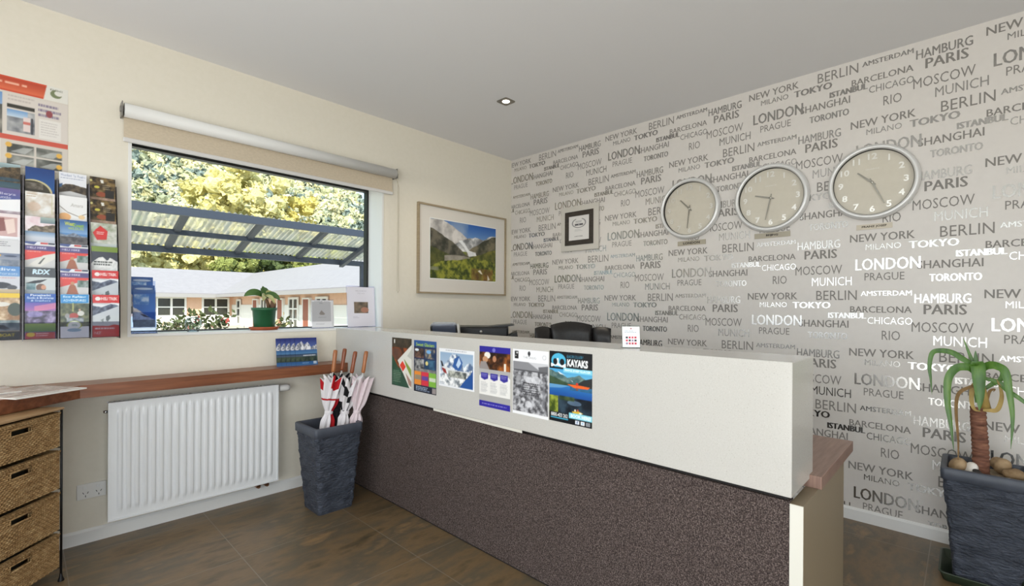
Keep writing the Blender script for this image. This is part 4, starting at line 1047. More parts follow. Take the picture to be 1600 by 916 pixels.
# ------------------------------------------------------------------ brochure rack and its brochures
M_acr = clear('rack_acrylic', (226, 226, 230), .10, .08)
M_acd = mat('rack_divider', (120, 118, 124), .25)
CXS = [-.113, .004, .121, .238, .348]
rk = thing('brochure_rack', 'clear wall rack of tiered pockets full of brochures, left of the window', 'brochure rack', (0, YA, 0))
RZ = lambda r: 1.078 + .1225 * r
RY = lambda r: -(.205 - .033 * r)
MB().box(CXS[0], -.006, 1.066, CXS[-1], -.001, 1.86).build('back_panel', M_acr, rk)
for i, x in enumerate(CXS):
    P = [(RY(0) - .004, 1.068)] + [(RY(r) - .004, RZ(r) + .17) for r in range(6)] + [(-.006, RZ(5) + .17), (-.006, 1.068)]
    x_ = x if i < 4 else x - .003
    MB().prism(P[::-1], x_, x_ + .003, 0, 'x').build('divider', M_acr if i in (0, 4) else M_acd, rk)
for r in range(6):
    for c in range(4):
        x0, x1 = CXS[c] + .003, CXS[c + 1]
        if c == 3: x1 -= .003
        y = RY(r)
        b = MB().box(x0, y - .004, RZ(r) - .003, x1, y - .002, RZ(r) + .075).box(x0, y - .002, RZ(r) - .003, x1, y + .02, RZ(r) - .001)
        b.build('pocket', M_acr, rk)

def br(nx=44, ny=92, bg=(230, 230, 232)): return Art(nx, ny, bg)
BA = {}
def A_(c, r):
    a = br()
    return a
WHITE = (244, 244, 246)
def mk():
    a = br(); a.grad(0, 0, 1, .12, (170, 190, 196), (120, 140, 140)).ridge(0, 1, [.2, .16, .1, .08, .06], .42, (60, 52, 40), (112, 92, 66), 3, .02).grad(0, .42, 1, .6, (60, 86, 100), (90, 110, 120)).noise(0, .6, 1, 1, (60, 80, 70), (120, 130, 110), 5, 4).ell(.6, .36, .4, .04, (50, 84, 110), .7); BA[0, 5] = a
    a = br(bg=WHITE); a.grad(0, 0, 1, .28, (112, 98, 150), (84, 100, 160)).text(.02, .1, .85, .17, 'Valleys', (206, 204, 226), .01).text(.12, .18, .7, .235, 'Shuttle', (206, 204, 226), .01).poly([(0, .3), (1, .22), (1, .34), (0, .5)], WHITE).noise(0, .5, 1, 1, (170, 150, 160), WHITE, 4, 8); BA[0, 4] = a
    a = br(bg=(238, 226, 226)); a.rect(.1, .08, .9, .5, (206, 170, 166)).poly([(.15, .12), (.5, .1), (.55, .38), (.2, .42)], (146, 96, 92)).poly([(.5, .15), (.8, .1), (.85, .4), (.6, .45)], (236, 214, 204)).rect(0, .5, 1, 1, WHITE).lines(.1, .62, .8, .75, 4, (150, 150, 156), 2); BA[0, 3] = a
    a = br(bg=(214, 214, 216)); a.lines(.05, .05, .8, .17, 3, (120, 120, 126), 5, .4).grad(0, .3, 1, .44, (110, 120, 146), (150, 156, 170)).ell(.2, .35, .22, .04, (214, 168, 70)).ell(.7, .36, .2, .02, (60, 70, 96)).noise(0, .44, 1, 1, (90, 100, 120), (170, 174, 180), 5, 9); BA[0, 2] = a
    a = br(bg=(206, 208, 214)); a.grad(0, 0, 1, .22, (74, 132, 196), (110, 156, 206)).text(-.1, .04, .86, .12, 'skydive', (232, 240, 248), .01).text(.1, .14, .92, .19, 'Mt Forests', (222, 232, 244)).lines(.1, .25, .9, .28, 1, (190, 140, 150), 3).ell(.4, .42, .34, .07, (40, 42, 48)).ell(.75, .46, .16, .05, (70, 72, 78)).rect(0, .5, 1, 1, (196, 176, 140)); BA[0, 1] = a
    a = br(bg=(196, 176, 146)); a.rect(0, 0, 1, .1, (232, 196, 40)).noise(0, .1, 1, .58, (140, 100, 60), (222, 200, 166), 5, 11, 2.4).ell(.4, .24, .3, .05, (220, 216, 206)).ell(.85, .35, .22, .14, (60, 70, 56)).noise(0, .58, 1, .8, (60, 84, 92), (150, 160, 160), 6, 12).poly([(0, .66), (.5, .68), (.7, .76), (0, .78)], (40, 48, 54)).rect(0, .82, 1, 1, (52, 56, 50)).text(.05, .86, .85, .95, 'JET BOAT', (226, 206, 60), .03); BA[0, 0] = a
    a = br(bg=(34, 74, 138)); a.grad(0, 0, 1, .5, (28, 62, 126), (44, 92, 156)).ell(.28, .58, .64, .30, (206, 196, 150)).ell(.24, .60, .62, .29, (70, 66, 58)).noise(.0, .36, .6, .5, (80, 72, 60), (170, 160, 150), 8, 4, 2, .6).rect(0, .6, 1, 1, (60, 58, 54)); BA[1, 5] = a
    a = br(bg=(226, 224, 216)); a.noise(0, 0, 1, .8, (196, 180, 160), (238, 238, 236), 3, 14, 2.6).lines(.06, .05, .4, .15, 2, (186, 160, 130), 3, .4).rect(.88, .05, .90, .5, (206, 204, 160)).ell(.3, .34, .22, .1, (214, 186, 166), .6); BA[1, 4] = a
    a = br(bg=(232, 214, 218)); a.noise(0, 0, .6, .4, (226, 196, 204), (244, 236, 238), 4, 15).grad(.5, 0, 1, .14, (170, 186, 180), (120, 140, 146)).ridge(.1, 1, [.3, .2, .22, .18, .16], .34, (96, 86, 74), (150, 136, 116), 4, .02).grad(0, .34, 1, .46, (120, 150, 186), (200, 208, 220)).rect(0, .46, 1, 1, (206, 210, 220)); BA[1, 3] = a
    def red(person):
        a = br(bg=(206, 204, 202)); a.rect(0, 0, 1, .07, (226, 228, 236)).poly([(0, 0), (.4, 0), (.3, .07), (0, .05)], (72, 86, 140)).rect(.5, .015, .74, .05, (196, 66, 60)).rect(.76, .015, .98, .05, (50, 52, 64)).rect(0, .09, 1, .21, (84, 70, 126)).text(.08, .115, .7, .16, 'HELI HIKE', (226, 220, 236), .02).poly([(0, .2), (1, .2), (1, .24), (.05, .42), (0, .42)], (222, 66, 54)).lines(.08, .22, .7, .25, 1, (244, 214, 206), 4)
        if person: a.poly([(.2, .62), (.32, .40), (.42, .32), (.54, .40), (.66, .62)], (166, 96, 62)).ell(.43, .33, .07, .035, (196, 140, 100)).noise(.6, .26, 1, .42, (70, 96, 80), (160, 170, 168), 7, 4)
        else: a.poly([(.05, .56), (.6, .3), (1, .24), (1, .36), (.5, .56)], (222, 218, 210)).poly([(.42, .5), (.6, .36), (.66, .35), (.5, .5)], (96, 96, 92))
        a.rect(0, .6, 1, 1, (190, 196, 200)); return a
    BA[1, 2] = red(False); BA[2, 2] = red(True); BA[2, 1] = red(True)
    a = br(bg=(200, 206, 206)); a.rect(0, 0, 1, .22, (64, 66, 68)).text(.24, .045, .8, .155, 'RDX', (206, 232, 244), .05, .04).lines(.25, .18, .8, .2, 1, (150, 150, 150), 3).poly([(.02, .36), (.3, .30), (.72, .26), (.5, .34), (.3, .36)], (24, 26, 26)).ell(.52, .45, .16, .085, (112, 80, 60)).ell(.6, .44, .08, .05, (206, 150, 116)).noise(.05, .36, .35, .5, (60, 100, 110), (150, 176, 180), 6, 8).rect(0, .5, 1, 1, (150, 160, 170)); BA[1, 1] = a
    a = br(bg=(34, 92, 176)); a.grad(0, 0, 1, .2, (36, 92, 178), (44, 84, 164)).text(.18, .015, .82, .06, 'Punakaiki', WHITE, .03).text(.08, .07, .92, .12, 'Rocks & Blowholes', (226, 234, 246), .02).text(.2, .135, .82, .175, '& Seashore', (226, 234, 246), .01).grad(0, .2, 1, .48, (96, 84, 176), (206, 120, 168)).poly([(.3, .28), (1, .2), (1, .33), (.3, .40)], (226, 130, 160), .7).noise(0, .38, 1, .66, (50, 40, 66), (170, 156, 196), 6, 19, 2.4).ell(.32, .46, .25, .06, (150, 140, 206), .6).grad(0, .66, 1, .84, (146, 178, 70), (86, 124, 48)).rect(.02, .85, .98, 1, (186, 44, 44)).ell(.2, .9, .13, .05, (232, 196, 40)).lines(.36, .87, .9, .96, 2, (238, 206, 200), 5); BA[1, 0] = a
    a = br(bg=(232, 234, 240)); a.text(.06, .04, .94, .10, 'Westland Tai Poutini', (150, 160, 186)).lines(.06, .13, .9, .17, 1, (170, 176, 196), 3).ridge(0, 1, [.34, .28, .27, .30, .32], .5, (64, 58, 52), (104, 92, 76), 4, .01).poly([(0, .5), (.4, .44), (1, .5), (1, 1), (0, 1)], (200, 200, 200)).poly([(0, .30), (.14, .27), (.1, .36), (0, .38)], (70, 104, 146)); BA[2, 5] = a
    a = br(bg=(240, 240, 240)); a.text(.40, .17, .84, .25, 'Amara', (170, 166, 160), 0, .05).poly([(0, .24), (.3, .38), (.68, .46), (.98, .38), (.98, .395), (.68, .475), (.3, .40), (0, .26)], (140, 130, 120)).ell(.2, .5, .22, .09, (240, 186, 130)).ell(.8, .48, .12, .05, (236, 206, 160)).rect(0, .58, 1, 1, (230, 220, 210)); BA[2, 4] = a
    a = br(bg=(90, 140, 196)); a.grad(0, 0, 1, .32, (58, 96, 150), (140, 176, 216)).text(.18, .05, .52, .14, 'West', (210, 216, 90), .03).text(.46, .08, .86, .16, 'Coast', (150, 190, 60), .03).text(.3, .17, .86, .23, 'WILDLIFE', (186, 206, 90), .01).ridge(0, 1, [.34, .36, .3, .36, .38], .42, (100, 112, 130), (160, 170, 186), 9, .01).noise(0, .4, 1, 1, (60, 56, 60), (130, 124, 122), 7, 9); BA[2, 3] = a
    a = br(bg=(226, 228, 232)); a.poly([(0, .01), (.98, 0), (.98, .2), (.02, .22)], (44, 140, 206)).text(.1, .035, .88, .10, 'Eco Rafting', (226, 240, 250), .03).text(.1, .12, .88, .17, 'ADVENTURES', (226, 240, 250), .02).noise(0, .21, 1, .74, (40, 52, 30), (120, 122, 86), 8, 23, 2.2).rect(.42, .20, .45, .40, (214, 214, 130)).ell(.46, .50, .16, .07, (170, 66, 56)).ell(.7, .44, .12, .06, (206, 206, 200)).ell(.66, .36, .04, .025, (206, 166, 140)).ell(.24, .5, .08, .06, (150, 150, 150)).noise(.22, .54, .8, .66, (60, 70, 80), (190, 196, 200), 8, 24).ell(.48, .72, .26, .11, (170, 186, 60)).ell(.48, .71, .22, .09, (232, 236, 232)).lines(.4, .69, .6, .74, 2, (90, 130, 110), 6).poly([(0, .74), (.28, .74), (.5, .85), (.74, .74), (1, .74), (1, 1), (0, 1)], (232, 234, 238)).ell(.48, .82, .24, .04, (140, 170, 190)); BA[2, 0] = a
    def food():
        a = br(bg=(66, 52, 38)); a.noise(0, 0, 1, .8, (40, 32, 24), (136, 112, 70), 6, 26, 2.6).ell(.28, .25, .1, .03, (206, 196, 80)).ell(.06, .1, .05, .03, (206, 196, 130)).poly([(.4, .06), (.52, .06), (.54, .14), (.44, .14)], (232, 230, 224)).lines(.5, .18, .8, .32, 3, (170, 160, 140), 3, .3).ell(.45, .42, .2, .06, (150, 80, 56)).rect(.6, .3, .95, .5, (48, 46, 44)).noise(0, .5, 1, 1, (110, 90, 70), (190, 160, 140), 5, 27); return a
    BA[3, 5] = food(); BA[3, 4] = food()
    a = br(bg=(178, 186, 172)); a.noise(0, 0, 1, .8, (146, 156, 130), (214, 214, 206), 6, 28).poly([(.36, .07), (.64, .19), (.60, .40), (.24, .42), (.08, .25)], (206, 60, 56)).ell(.37, .26, .24, .14, (214, 58, 56)).lines(.22, .22, .52, .3, 2, (244, 226, 222), 3).rect(0, .5, 1, 1, (196, 204, 200)); BA[3, 3] = a
    a = br(bg=(60, 64, 72)); a.rect(0, 0, 1, .13, (122, 146, 56)).rect(0, .13, 1, .6, (62, 64, 74)).ridge(0, 1, [.42, .34, .27, .26, .34, .26, .30, .38], .6, (214, 214, 212), (238, 238, 236), 31, .04).lines(.1, .36, .95, .48, 2, (80, 84, 80), 7, .6).rect(0, .6, 1, 1, (200, 202, 204)); BA[3, 2] = a
    def ski():
        a = br(bg=(202, 206, 210)); a.rect(0, 0, 1, .2, (208, 46, 44)).ell(.2, .10, .1, .045, (240, 228, 226)).text(.32, .06, .92, .13, 'HELI TREK', (246, 226, 224), .04).poly([(0, .22), (.5, .24), (.7, .19), (1, .2), (1, .26), (.7, .25), (.4, .30), (0, .25)], (230, 232, 236)).ridge(0, 1, [.26, .28, .30, .26, .22, .24, .28], .5, (56, 62, 84), (110, 120, 140), 33, .015).poly([(0, .5), (.5, .38), (1, .26), (1, .6), (0, .6)], (196, 202, 208)).rect(0, .5, 1, .72, (198, 204, 208)).poly([(.5, .52), (.62, .48), (.66, .56), (.56, .64), (.5, .60)], (84, 92, 96)).poly([(.3, .6), (.42, .56), (.4, .66)], (130, 140, 140))
        a.poly([(0, .73), (.6, .74), (.8, .71), (1, .73), (1, 1), (0, 1)], (206, 48, 46)).lines(.1, .78, .9, .84, 1, (246, 222, 220), 8, .6).text(.08, .87, .34, .93, 'NZ', (240, 200, 198), .02); return a
    BA[3, 1] = ski(); BA[3, 0] = ski()
mk()
colname = ['leftmost column', 'second rack column', 'third rack column', 'column nearest the window']
what = {(0, 5): 'brochure of a brown hill over water, top of the leftmost rack column', (0, 4): 'white brochure with purple header, second down in the leftmost rack column', (0, 3): 'pinkish white brochure, third down in the leftmost rack column', (0, 2): 'grey text brochure, fourth down in the leftmost rack column', (0, 1): 'light blue headed flight brochure, second from bottom in the leftmost rack column', (0, 0): 'yellow-banded brown brochure, bottom of the leftmost rack column',
        (1, 5): 'deep blue brochure with curved horizon, top of the second rack column', (1, 4): 'faded cream brochure, second down in the second rack column', (1, 3): 'pale pink lake brochure, third down in the second rack column', (1, 2): 'red and purple brochure with white slope, second rack column', (1, 1): 'dark headed brochure with a crouching figure, second rack column', (1, 0): 'blue headed brochure with violet sunset, bottom of the second rack column',
        (2, 5): 'white headed brochure with dark ridge, top of the third rack column', (2, 4): 'white brochure with thin script title, third rack column', (2, 3): 'sky blue brochure with yellow-green title, third rack column', (2, 2): 'upper of the two red and purple hiker brochures, third rack column', (2, 1): 'lower of the two red and purple hiker brochures, third rack column', (2, 0): 'rafting brochure with bright blue banner, bottom of the third rack column',
        (3, 5): 'dark food brochure at the top of the column nearest the window', (3, 4): 'second dark food brochure, just below the top one nearest the window', (3, 3): 'pale brochure with red badge in the column nearest the window', (3, 2): 'green-topped brochure with white peaks nearest the window', (3, 1): 'upper of the two red snow brochures nearest the window', (3, 0): 'fully visible red snow brochure, bottom right of the rack'}
for (c, r), art in BA.items():
    xm = (CXS[c] + CXS[c + 1]) / 2
    wd = .101
    o = sheet('brochure', art, wd, .208, None, (xm, YA + RY(r), RZ(r) - .0008), th=.012, m=GLOSSY)
    tag(o, what[c, r], 'brochure', 'brochures in the wall rack')

# poster above the rack
a = Art(200, 142, (214, 206, 196))
a.rect(0, 0, 1, .17, (206, 82, 54)).grad(0, .02, .95, .15, (186, 70, 46), (222, 112, 76)).lines(.2, .06, .80, .10, 1, (236, 176, 150), 12, .6).poly([(.87, 0), (1, 0), (1, .17), (.85, .17)], (226, 224, 216)).ell(.925, .085, .035, .045, (120, 130, 96)).ell(.94, .07, .025, .03, (226, 224, 216)).text(.89, .03, .965, .05, 'DOC', (60, 66, 50))
a.grad(.02, .19, .62, .62, (110, 150, 200), (214, 222, 232)).ridge(.3, .62, [.46, .38, .34, .32], .64, (92, 92, 88), (160, 156, 146), 3, .02).noise(.02, .4, .3, .64, (80, 86, 84), (150, 150, 144), 8, 4)
a.rect(.63, .19, 1, .64, (216, 208, 200)).lines(.65, .20, .80, .28, 2, (196, 186, 180), 3).rect(.645, .30, .80, .34, (60, 58, 52)).noise(.645, .36, .80, .60, (60, 64, 72), (206, 206, 206), 8, 5, 2.6).grad(.645, .36, .76, .44, (120, 160, 206), (200, 216, 230)).rect(.735, .42, .775, .58, (226, 210, 206)).rect(.735, .47, .775, .50, (206, 120, 110)).rect(.78, .42, .79, .6, (70, 70, 76))
a.lines(.82, .23, .96, .40, 3, (140, 130, 150), 6, .5).ell(.885, .33, .02, .04, (150, 80, 84)).rect(.825, .40, .955, .62, (228, 224, 218)).lines(.835, .43, .945, .6, 6, (196, 190, 186), 8, .3)
a.rect(0, .64, 1, .695, (206, 92, 76)).rect(0, .70, 1, 1, (210, 202, 192)).rect(.3, .71, .61, 1, (228, 224, 218)).lines(.32, .73, .57, .8, 3, (196, 190, 184), 9)
a.ell(.55, .79, .016, .028, (110, 80, 66)).poly([(.525, .815), (.575, .815), (.588, .88), (.572, .94), (.53, .94), (.513, .88)], (166, 72, 70)).rect(.528, .94, .543, .99, (80, 66, 66)).rect(.562, .94, .577, 1, (80, 66, 66)).rect(.505, .88, .525, .91, (60, 70, 70))
for i, (x, y) in enumerate(((.645, .735), (.81, .735), (.645, .86), (.81, .86))):
    a.noise(x, y, x + .152, y + .105, (76, 78, 74), (176, 176, 168), 9, 50 + i, 2.6).poly([(x + .02, y + .09), (x + .09, y + .03), (x + .15, y + .02), (x + .1, y + .1)], (206, 208, 206), .6)
for x, y in ((.655, .75), (.945, .79), (.655, .875), (.945, .92)): a.ell(x, y, .018, .028, (226, 178, 84))
o = sheet('wall_poster', a, .596, .43, None, (.162 - .298, YA - .0012, 1.891), th=.001)
tag(o, 'red-banded glacier information poster on the wall above the brochure rack', 'poster')

# ------------------------------------------------------------------ roller blind
M_fab = noisy('beige_blind_fabric', [(.3, (196, 182, 160)), (.7, (208, 194, 172))], .85, 60, (1, 1, 2), bump=.1, bdist=.001)
M_tub = mat('white_roller_fabric', (226, 226, 224), .5)
bl = thing('roller_blind', 'beige roller blind rolled almost fully up above the window', 'blind', (0, YA, 0))
MB().tube([(.377, -.05, 2.276), (2.032, -.05, 2.276)], .036, 28).build('roller_tube', M_tub, bl)
MB().box(.380, -.018, 2.135, 2.028, -.0165, 2.28).build('fabric', M_fab, bl)
MB().box(.377, -.026, 2.116, 2.031, -.009, 2.140, 0, .005).build('bottom_rail', mat('blind_rail', (216, 214, 212), .35), bl)
for x in (.366, 2.036):
    MB().box(x, -.075, 2.24, x + .004, 0, 2.315).tube([(x + .002 - .008, -.05, 2.276), (x + .002 + .008, -.05, 2.276)], .016, 16).build('bracket', mat('grey_bracket', (120, 118, 114), .4), bl)
cp = [(2.046, -.072, 2.276)] + [(2.046, -.066, 2.276 - .09 * k) for k in range(1, 10)] + [(2.048, -.062, 1.36), (2.056, -.06, 1.345), (2.064, -.062, 1.36)] + [(2.066, -.05, 1.46 + .09 * k) for k in range(9)] + [(2.046, -.028, 2.276)]
MB().tube(cp, .0026, 6).build('pull_chain', mat('cream_chain', (196, 188, 170), .5), bl)

# ------------------------------------------------------------------ things on the window sill
ZS = WZ0 + .0155
hd = thing('brochure_holder', 'clear desktop holder of blue brochures at the left end of the window sill', 'brochure holder', (.478, 3.335, ZS), R_(-6))
b = MB()
def slab(b, x0, x1, y0, z0, y1, z1, th):
    b.add([(x0, y0, z0), (x1, y0, z0), (x1, y1, z1), (x0, y1, z1), (x0, y0 + th, z0), (x1, y0 + th, z0), (x1, y1 + th, z1), (x0, y1 + th, z1)], [(0, 1, 2, 3), (7, 6, 5, 4), (0, 4, 5, 1), (1, 5, 6, 2), (2, 6, 7, 3), (3, 7, 4, 0)])
M_ac2 = clear('holder_acrylic', (224, 232, 246), .16, .05)
b.box(-.062, -.02, 0, .062, .085, .004); slab(b, -.056, .056, .055, .004, .088, .30, .003); slab(b, -.056, .056, .002, .03, .014, .12, .003)
b.build('back_plate', M_ac2, hd)
s2 = MB()
for x in (-.058, .055):
    s2.prism([(-.004, .004), (.06, .004), (.09, .26), (.014, .12)], x, x + .003, 0, 'x')
s2.box(-.062, -.022, 0, .062, -.018, .018); s2.build('side_plate', M_ac2, hd)
def blue_leaf(k):
    a = Art(44, 90, (50, 104, 180)); a.grad(0, 0, 1, .1, (70, 110, 170), (36, 84, 160)).grad(0, .1, 1, .62, (40, 96, 176), (50, 110, 196)).noise(.05, .12, .7, .4, (60, 116, 190), (222, 232, 242), 5, 60 + k, 3.2, .75)
    a.ridge(0, 1, [.46, .52, .60, .68, .76, .80], 1, (196, 190, 196), (232, 230, 234), 61, .02).poly([(.3, .64), (.5, .66), (.75, .74), (.5, .72)], (76, 66, 74)).noise(0, .8, 1, 1, (120, 120, 112), (160, 158, 150), 8, 62)
    if k: a.rect(0, 0, 1, .14, (52, 92, 160)).ell(.5, .1, .4, .03, (180, 196, 220))
    return a
for k, (dy, z, dx, lb) in enumerate(((.018, .034, .004, 'front blue snowfield brochure in the clear sill holder'), (.036, .062, .002, 'middle blue brochure in the clear sill holder'), (.052, .110, -.006, 'rear blue brochure, tallest in the clear sill holder'))):
    o = sheet('brochure', blue_leaf(k), .1, .212, None, (.478 + dx + .105 * dy, 3.335 + dy, ZS + z), (R_(-7), 0, R_(-6)), .004, GLOSSY, (60, 80, 120))
    tag(o, lb, 'brochure', 'blue brochures in the sill holder')

# shell-shaped glass ornament
og = thing('glass_ornament', 'small clear scalloped glass ornament on the window sill', 'ornament', (.727, 3.40, ZS))
n = 44; rows = []
for j in range(15):
    t = j / 14 * math.pi / 2 * 1.9
    rr = .044 * math.sin(min(t, math.pi)) ** .8 if j else 0.002
    rows.append([((rr * (1 + .07 * math.cos(11 * 2 * math.pi * k / n))) * math.cos(2 * math.pi * k / n), .55 * (rr * (1 + .07 * math.cos(11 * 2 * math.pi * k / n))) * math.sin(2 * math.pi * k / n), .046 - .040 * math.cos(t)) for k in range(n)])
M_crys = clear('crystal', (238, 246, 248), .22, .12)
MB().grid(rows, closed_u=True).build('bowl', M_crys, og)
MB().lathe([(0, 0), (.03, 0), (.03, .006), (.012, .010), (0, .010)], 28).build('foot', M_crys, og)

# potted orchid-like plant in a green pot
sc = thing('saucer', 'terracotta saucer under the green flowerpot on the window sill', 'saucer', (1.115, 3.352, ZS))
MB().lathe([(0, 0), (.078, 0), (.088, .012), (.090, .020), (.086, .021), (.080, .014), (0, .008)], 40).build('dish', noisy('terracotta', [(.3, (156, 76, 44)), (.7, (180, 94, 58))], .7, 14), sc)
gp = thing('potted_plant', 'small leafy plant in a green square-shouldered pot on the window sill', 'potted plant', (1.115, 3.352, ZS + .0085))
M_gpot = mat('green_plastic_pot', (34, 92, 58), .4)
MB().lathe([(0, 0), (.058, 0), (.062, .006), (.070, .118), (.076, .12), (.078, .138), (.073, .138), (.068, .12), (0, .12)], 40).build('pot', M_gpot, gp)
MB().lathe([(0, .124), (.03, .126), (.068, .121)], 24).build('potting_mix', noisy('bark_mix', [(.3, (50, 38, 28)), (.7, (96, 76, 56))], .95, 60), gp)
M_lf = noisy('glossy_leaf', [(.3, (44, 84, 36)), (.7, (84, 118, 56))], .4, 8)
M_lfp = noisy('pale_leaf', [(.3, (160, 164, 92)), (.7, (206, 204, 150))], .45, 10)
def leaf(path, w_, parent, m, name='leaf', fold=.25, prof=None, th=.0008):
    P = [Vector(p) for p in path]; n = len(P); up = Vector((0, 0, 1)); L_, R2_, C_ = [], [], []; up = Vector((.25, -1, .45))
    for i in range(n):
        t = (P[min(i + 1, n - 1)] - P[max(i - 1, 0)]).normalized(); sd = t.cross(up)
        sd = sd.normalized() if sd.length > .05 else Vector((1, 0, 0))
        u = i / (n - 1); ww = w_ * (prof(u) if prof else math.sin(math.pi * min(1, .08 + .92 * u)) ** .7); nn = sd.cross(t)
        L_.append(P[i] - sd * ww + nn * ww * fold); C_.append(P[i]); R2_.append(P[i] + sd * ww + nn * ww * fold)
    b = MB().grid([[l, c, r] for l, c, r in zip(L_, C_, R2_)])
    b.grid([[r - Vector((0, 0, th)), c - Vector((0, 0, th)), l - Vector((0, 0, th))] for l, c, r in zip(L_, C_, R2_)])
    return b.build(name, m, parent)
def arc(p0, d, ln, droop, n=12, up0=.5):
    P = []; 
    for i in range(n + 1):
        u = i / n; P.append((p0[0] + d[0] * ln * u, p0[1] + d[1] * ln * u, p0[2] + ln * (up0 * u - droop * u * u)))
    return P
for k, (dx, dy, ln, dr, up, wv, m) in enumerate(((-1, .05, .125, .95, 1.0, .024, M_lf), (-.55, -.3, .06, .2, 1.2, .020, M_lf), (.25, .5, .075, .2, 1.1, .024, M_lf), (.95, -.2, .095, 1.1, .9, .024, M_lf), (.7, .3, .085, .7, 1.0, .022, M_lfp), (-.4, -.8, .085, 1.1, .8, .018, M_lfp), (.45, -.8, .085, 1.2, .7, .018, M_lfp), (-.1, .3, .07, .1, 1.2, .020, M_lf))):
    leaf(arc((.004, 0, .205), (dx, dy), ln, dr, 10, up), wv, gp, m)
MB().tube([(.03, 0, .12), (.022, 0, .165), (.004, 0, .21)], [.013, .011, .006], 10).build('stem', noisy('brown_stem', [(.3, (84, 58, 40)), (.7, (120, 90, 64))], .8, 20), gp)
MB().tube([(.05, -.01, .12), (.052, -.012, .16), (.046, -.012, .185)], [.017, .019, .010], 10).build('dried_bract', noisy('dry_bract', [(.3, (70, 48, 36)), (.7, (130, 100, 76))], .85, 14), gp)
leaf([(.04, -.004, .13), (.05, -.006, .17), (.052, -.004, .21)], .014, gp, M_lfp)

# two signs at the right end of the sill
M_ac3 = clear('sign_acrylic', (240, 240, 250), .12, .04)
a = Art(60, 76, (206, 206, 208)); a.rect(.02, .02, .9, .98, (222, 222, 226)).rect(.03, .06, .87, .78, (178, 178, 182)).text(.12, .035, .8, .07, 'THANK YOU', (120, 120, 126)).lines(.36, .09, .52, .15, 2, (130, 130, 136), 4).poly([(.34, .50), (.44, .37), (.5, .42), (.6, .5), (.56, .54), (.4, .54)], (136, 130, 126)).lines(.3, .62, .66, .66, 1, (140, 140, 146), 3).lines(.2, .85, .7, .9, 2, (170, 170, 176), 5)
sg1 = thing('sill_sign', 'small grey card in a clear stand on the window sill', 'sign', (1.504, 3.333, ZS), R_(-3))
sheet('card', a, .158, .196, sg1, (0, -.001, .006), (R_(-5), 0, 0), .001)
slab_ = MB(); slab(slab_, -.081, .081, .0014, 0, .0196, .208, .002); slab_.box(-.081, .0, 0, .081, .06, .002); slab_.build('acrylic_stand', M_ac3, sg1)
a = Art(80, 104, (224, 222, 234)); a.rect(.03, .03, .97, .97, (228, 226, 236)).text(.30, .09, .70, .12, 'WELCOME TO', (176, 174, 186)).text(.38, .15, .62, .18, 'FREE WIFI', (190, 188, 198)).noise(.24, .38, .74, .66, (70, 66, 58), (140, 122, 104), 5, 90, 2).ell(.62, .58, .14, .07, (176, 128, 108)).lines(.2, .74, .42, .80, 2, (196, 194, 206), 4)
sg2 = thing('sill_sign', 'tall white sheet with small dark photo, right end of the window sill', 'sign', (1.807, 3.335, ZS + .0012), R_(2))
sheet('printed_sheet', a, .232, .302, sg2, (0, -.001, .004), (R_(-4), 0, 0), .001)
slab_ = MB(); slab(slab_, -.12, .12, .0014, 0, .0232, .314, .002); slab_.box(-.12, .0, 0, .12, .07, .002); slab_.build('acrylic_stand', M_ac3, sg2)

# ------------------------------------------------------------------ planters
def planter_mat():
    m = noisy('slate_blue_stone', [(.3, (46, 51, 62)), (.7, (74, 80, 93))], .6, 14, (1, 1, 2.2), 5)
    N, L, b = nodes(m)
    v = coords(m, (1, 1, 2.6)); n = N.new('ShaderNodeTexNoise'); n.inputs['Scale'].default_value = 42; n.inputs['Detail'].default_value = 4; L.new(v, n.inputs['Vector'])
    bp = N.new('ShaderNodeBump'); bp.inputs['Strength'].default_value = 1.0; bp.inputs['Distance'].default_value = .02; L.new(n.outputs['Fac'], bp.inputs['Height']); L.new(bp.outputs['Normal'], b.inputs['Normal'])
    return m
M_pl = planter_mat(); M_plr = noisy('smooth_slate_rim', [(.3, (58, 63, 73)), (.7, (74, 79, 90))], .5, 12)
def sq(h, r, n=8):
    """rounded square outline of half-width h and corner radius r"""
    P = []
    for q in range(4):
        cx, cy = [(h - r, h - r), (-h + r, h - r), (-h + r, -h + r), (h - r, -h + r)][q]
        for k in range(n + 1):
            a = (q + k / n) * math.pi / 2; P.append((cx + r * math.cos(a), cy + r * math.sin(a)))
    return P
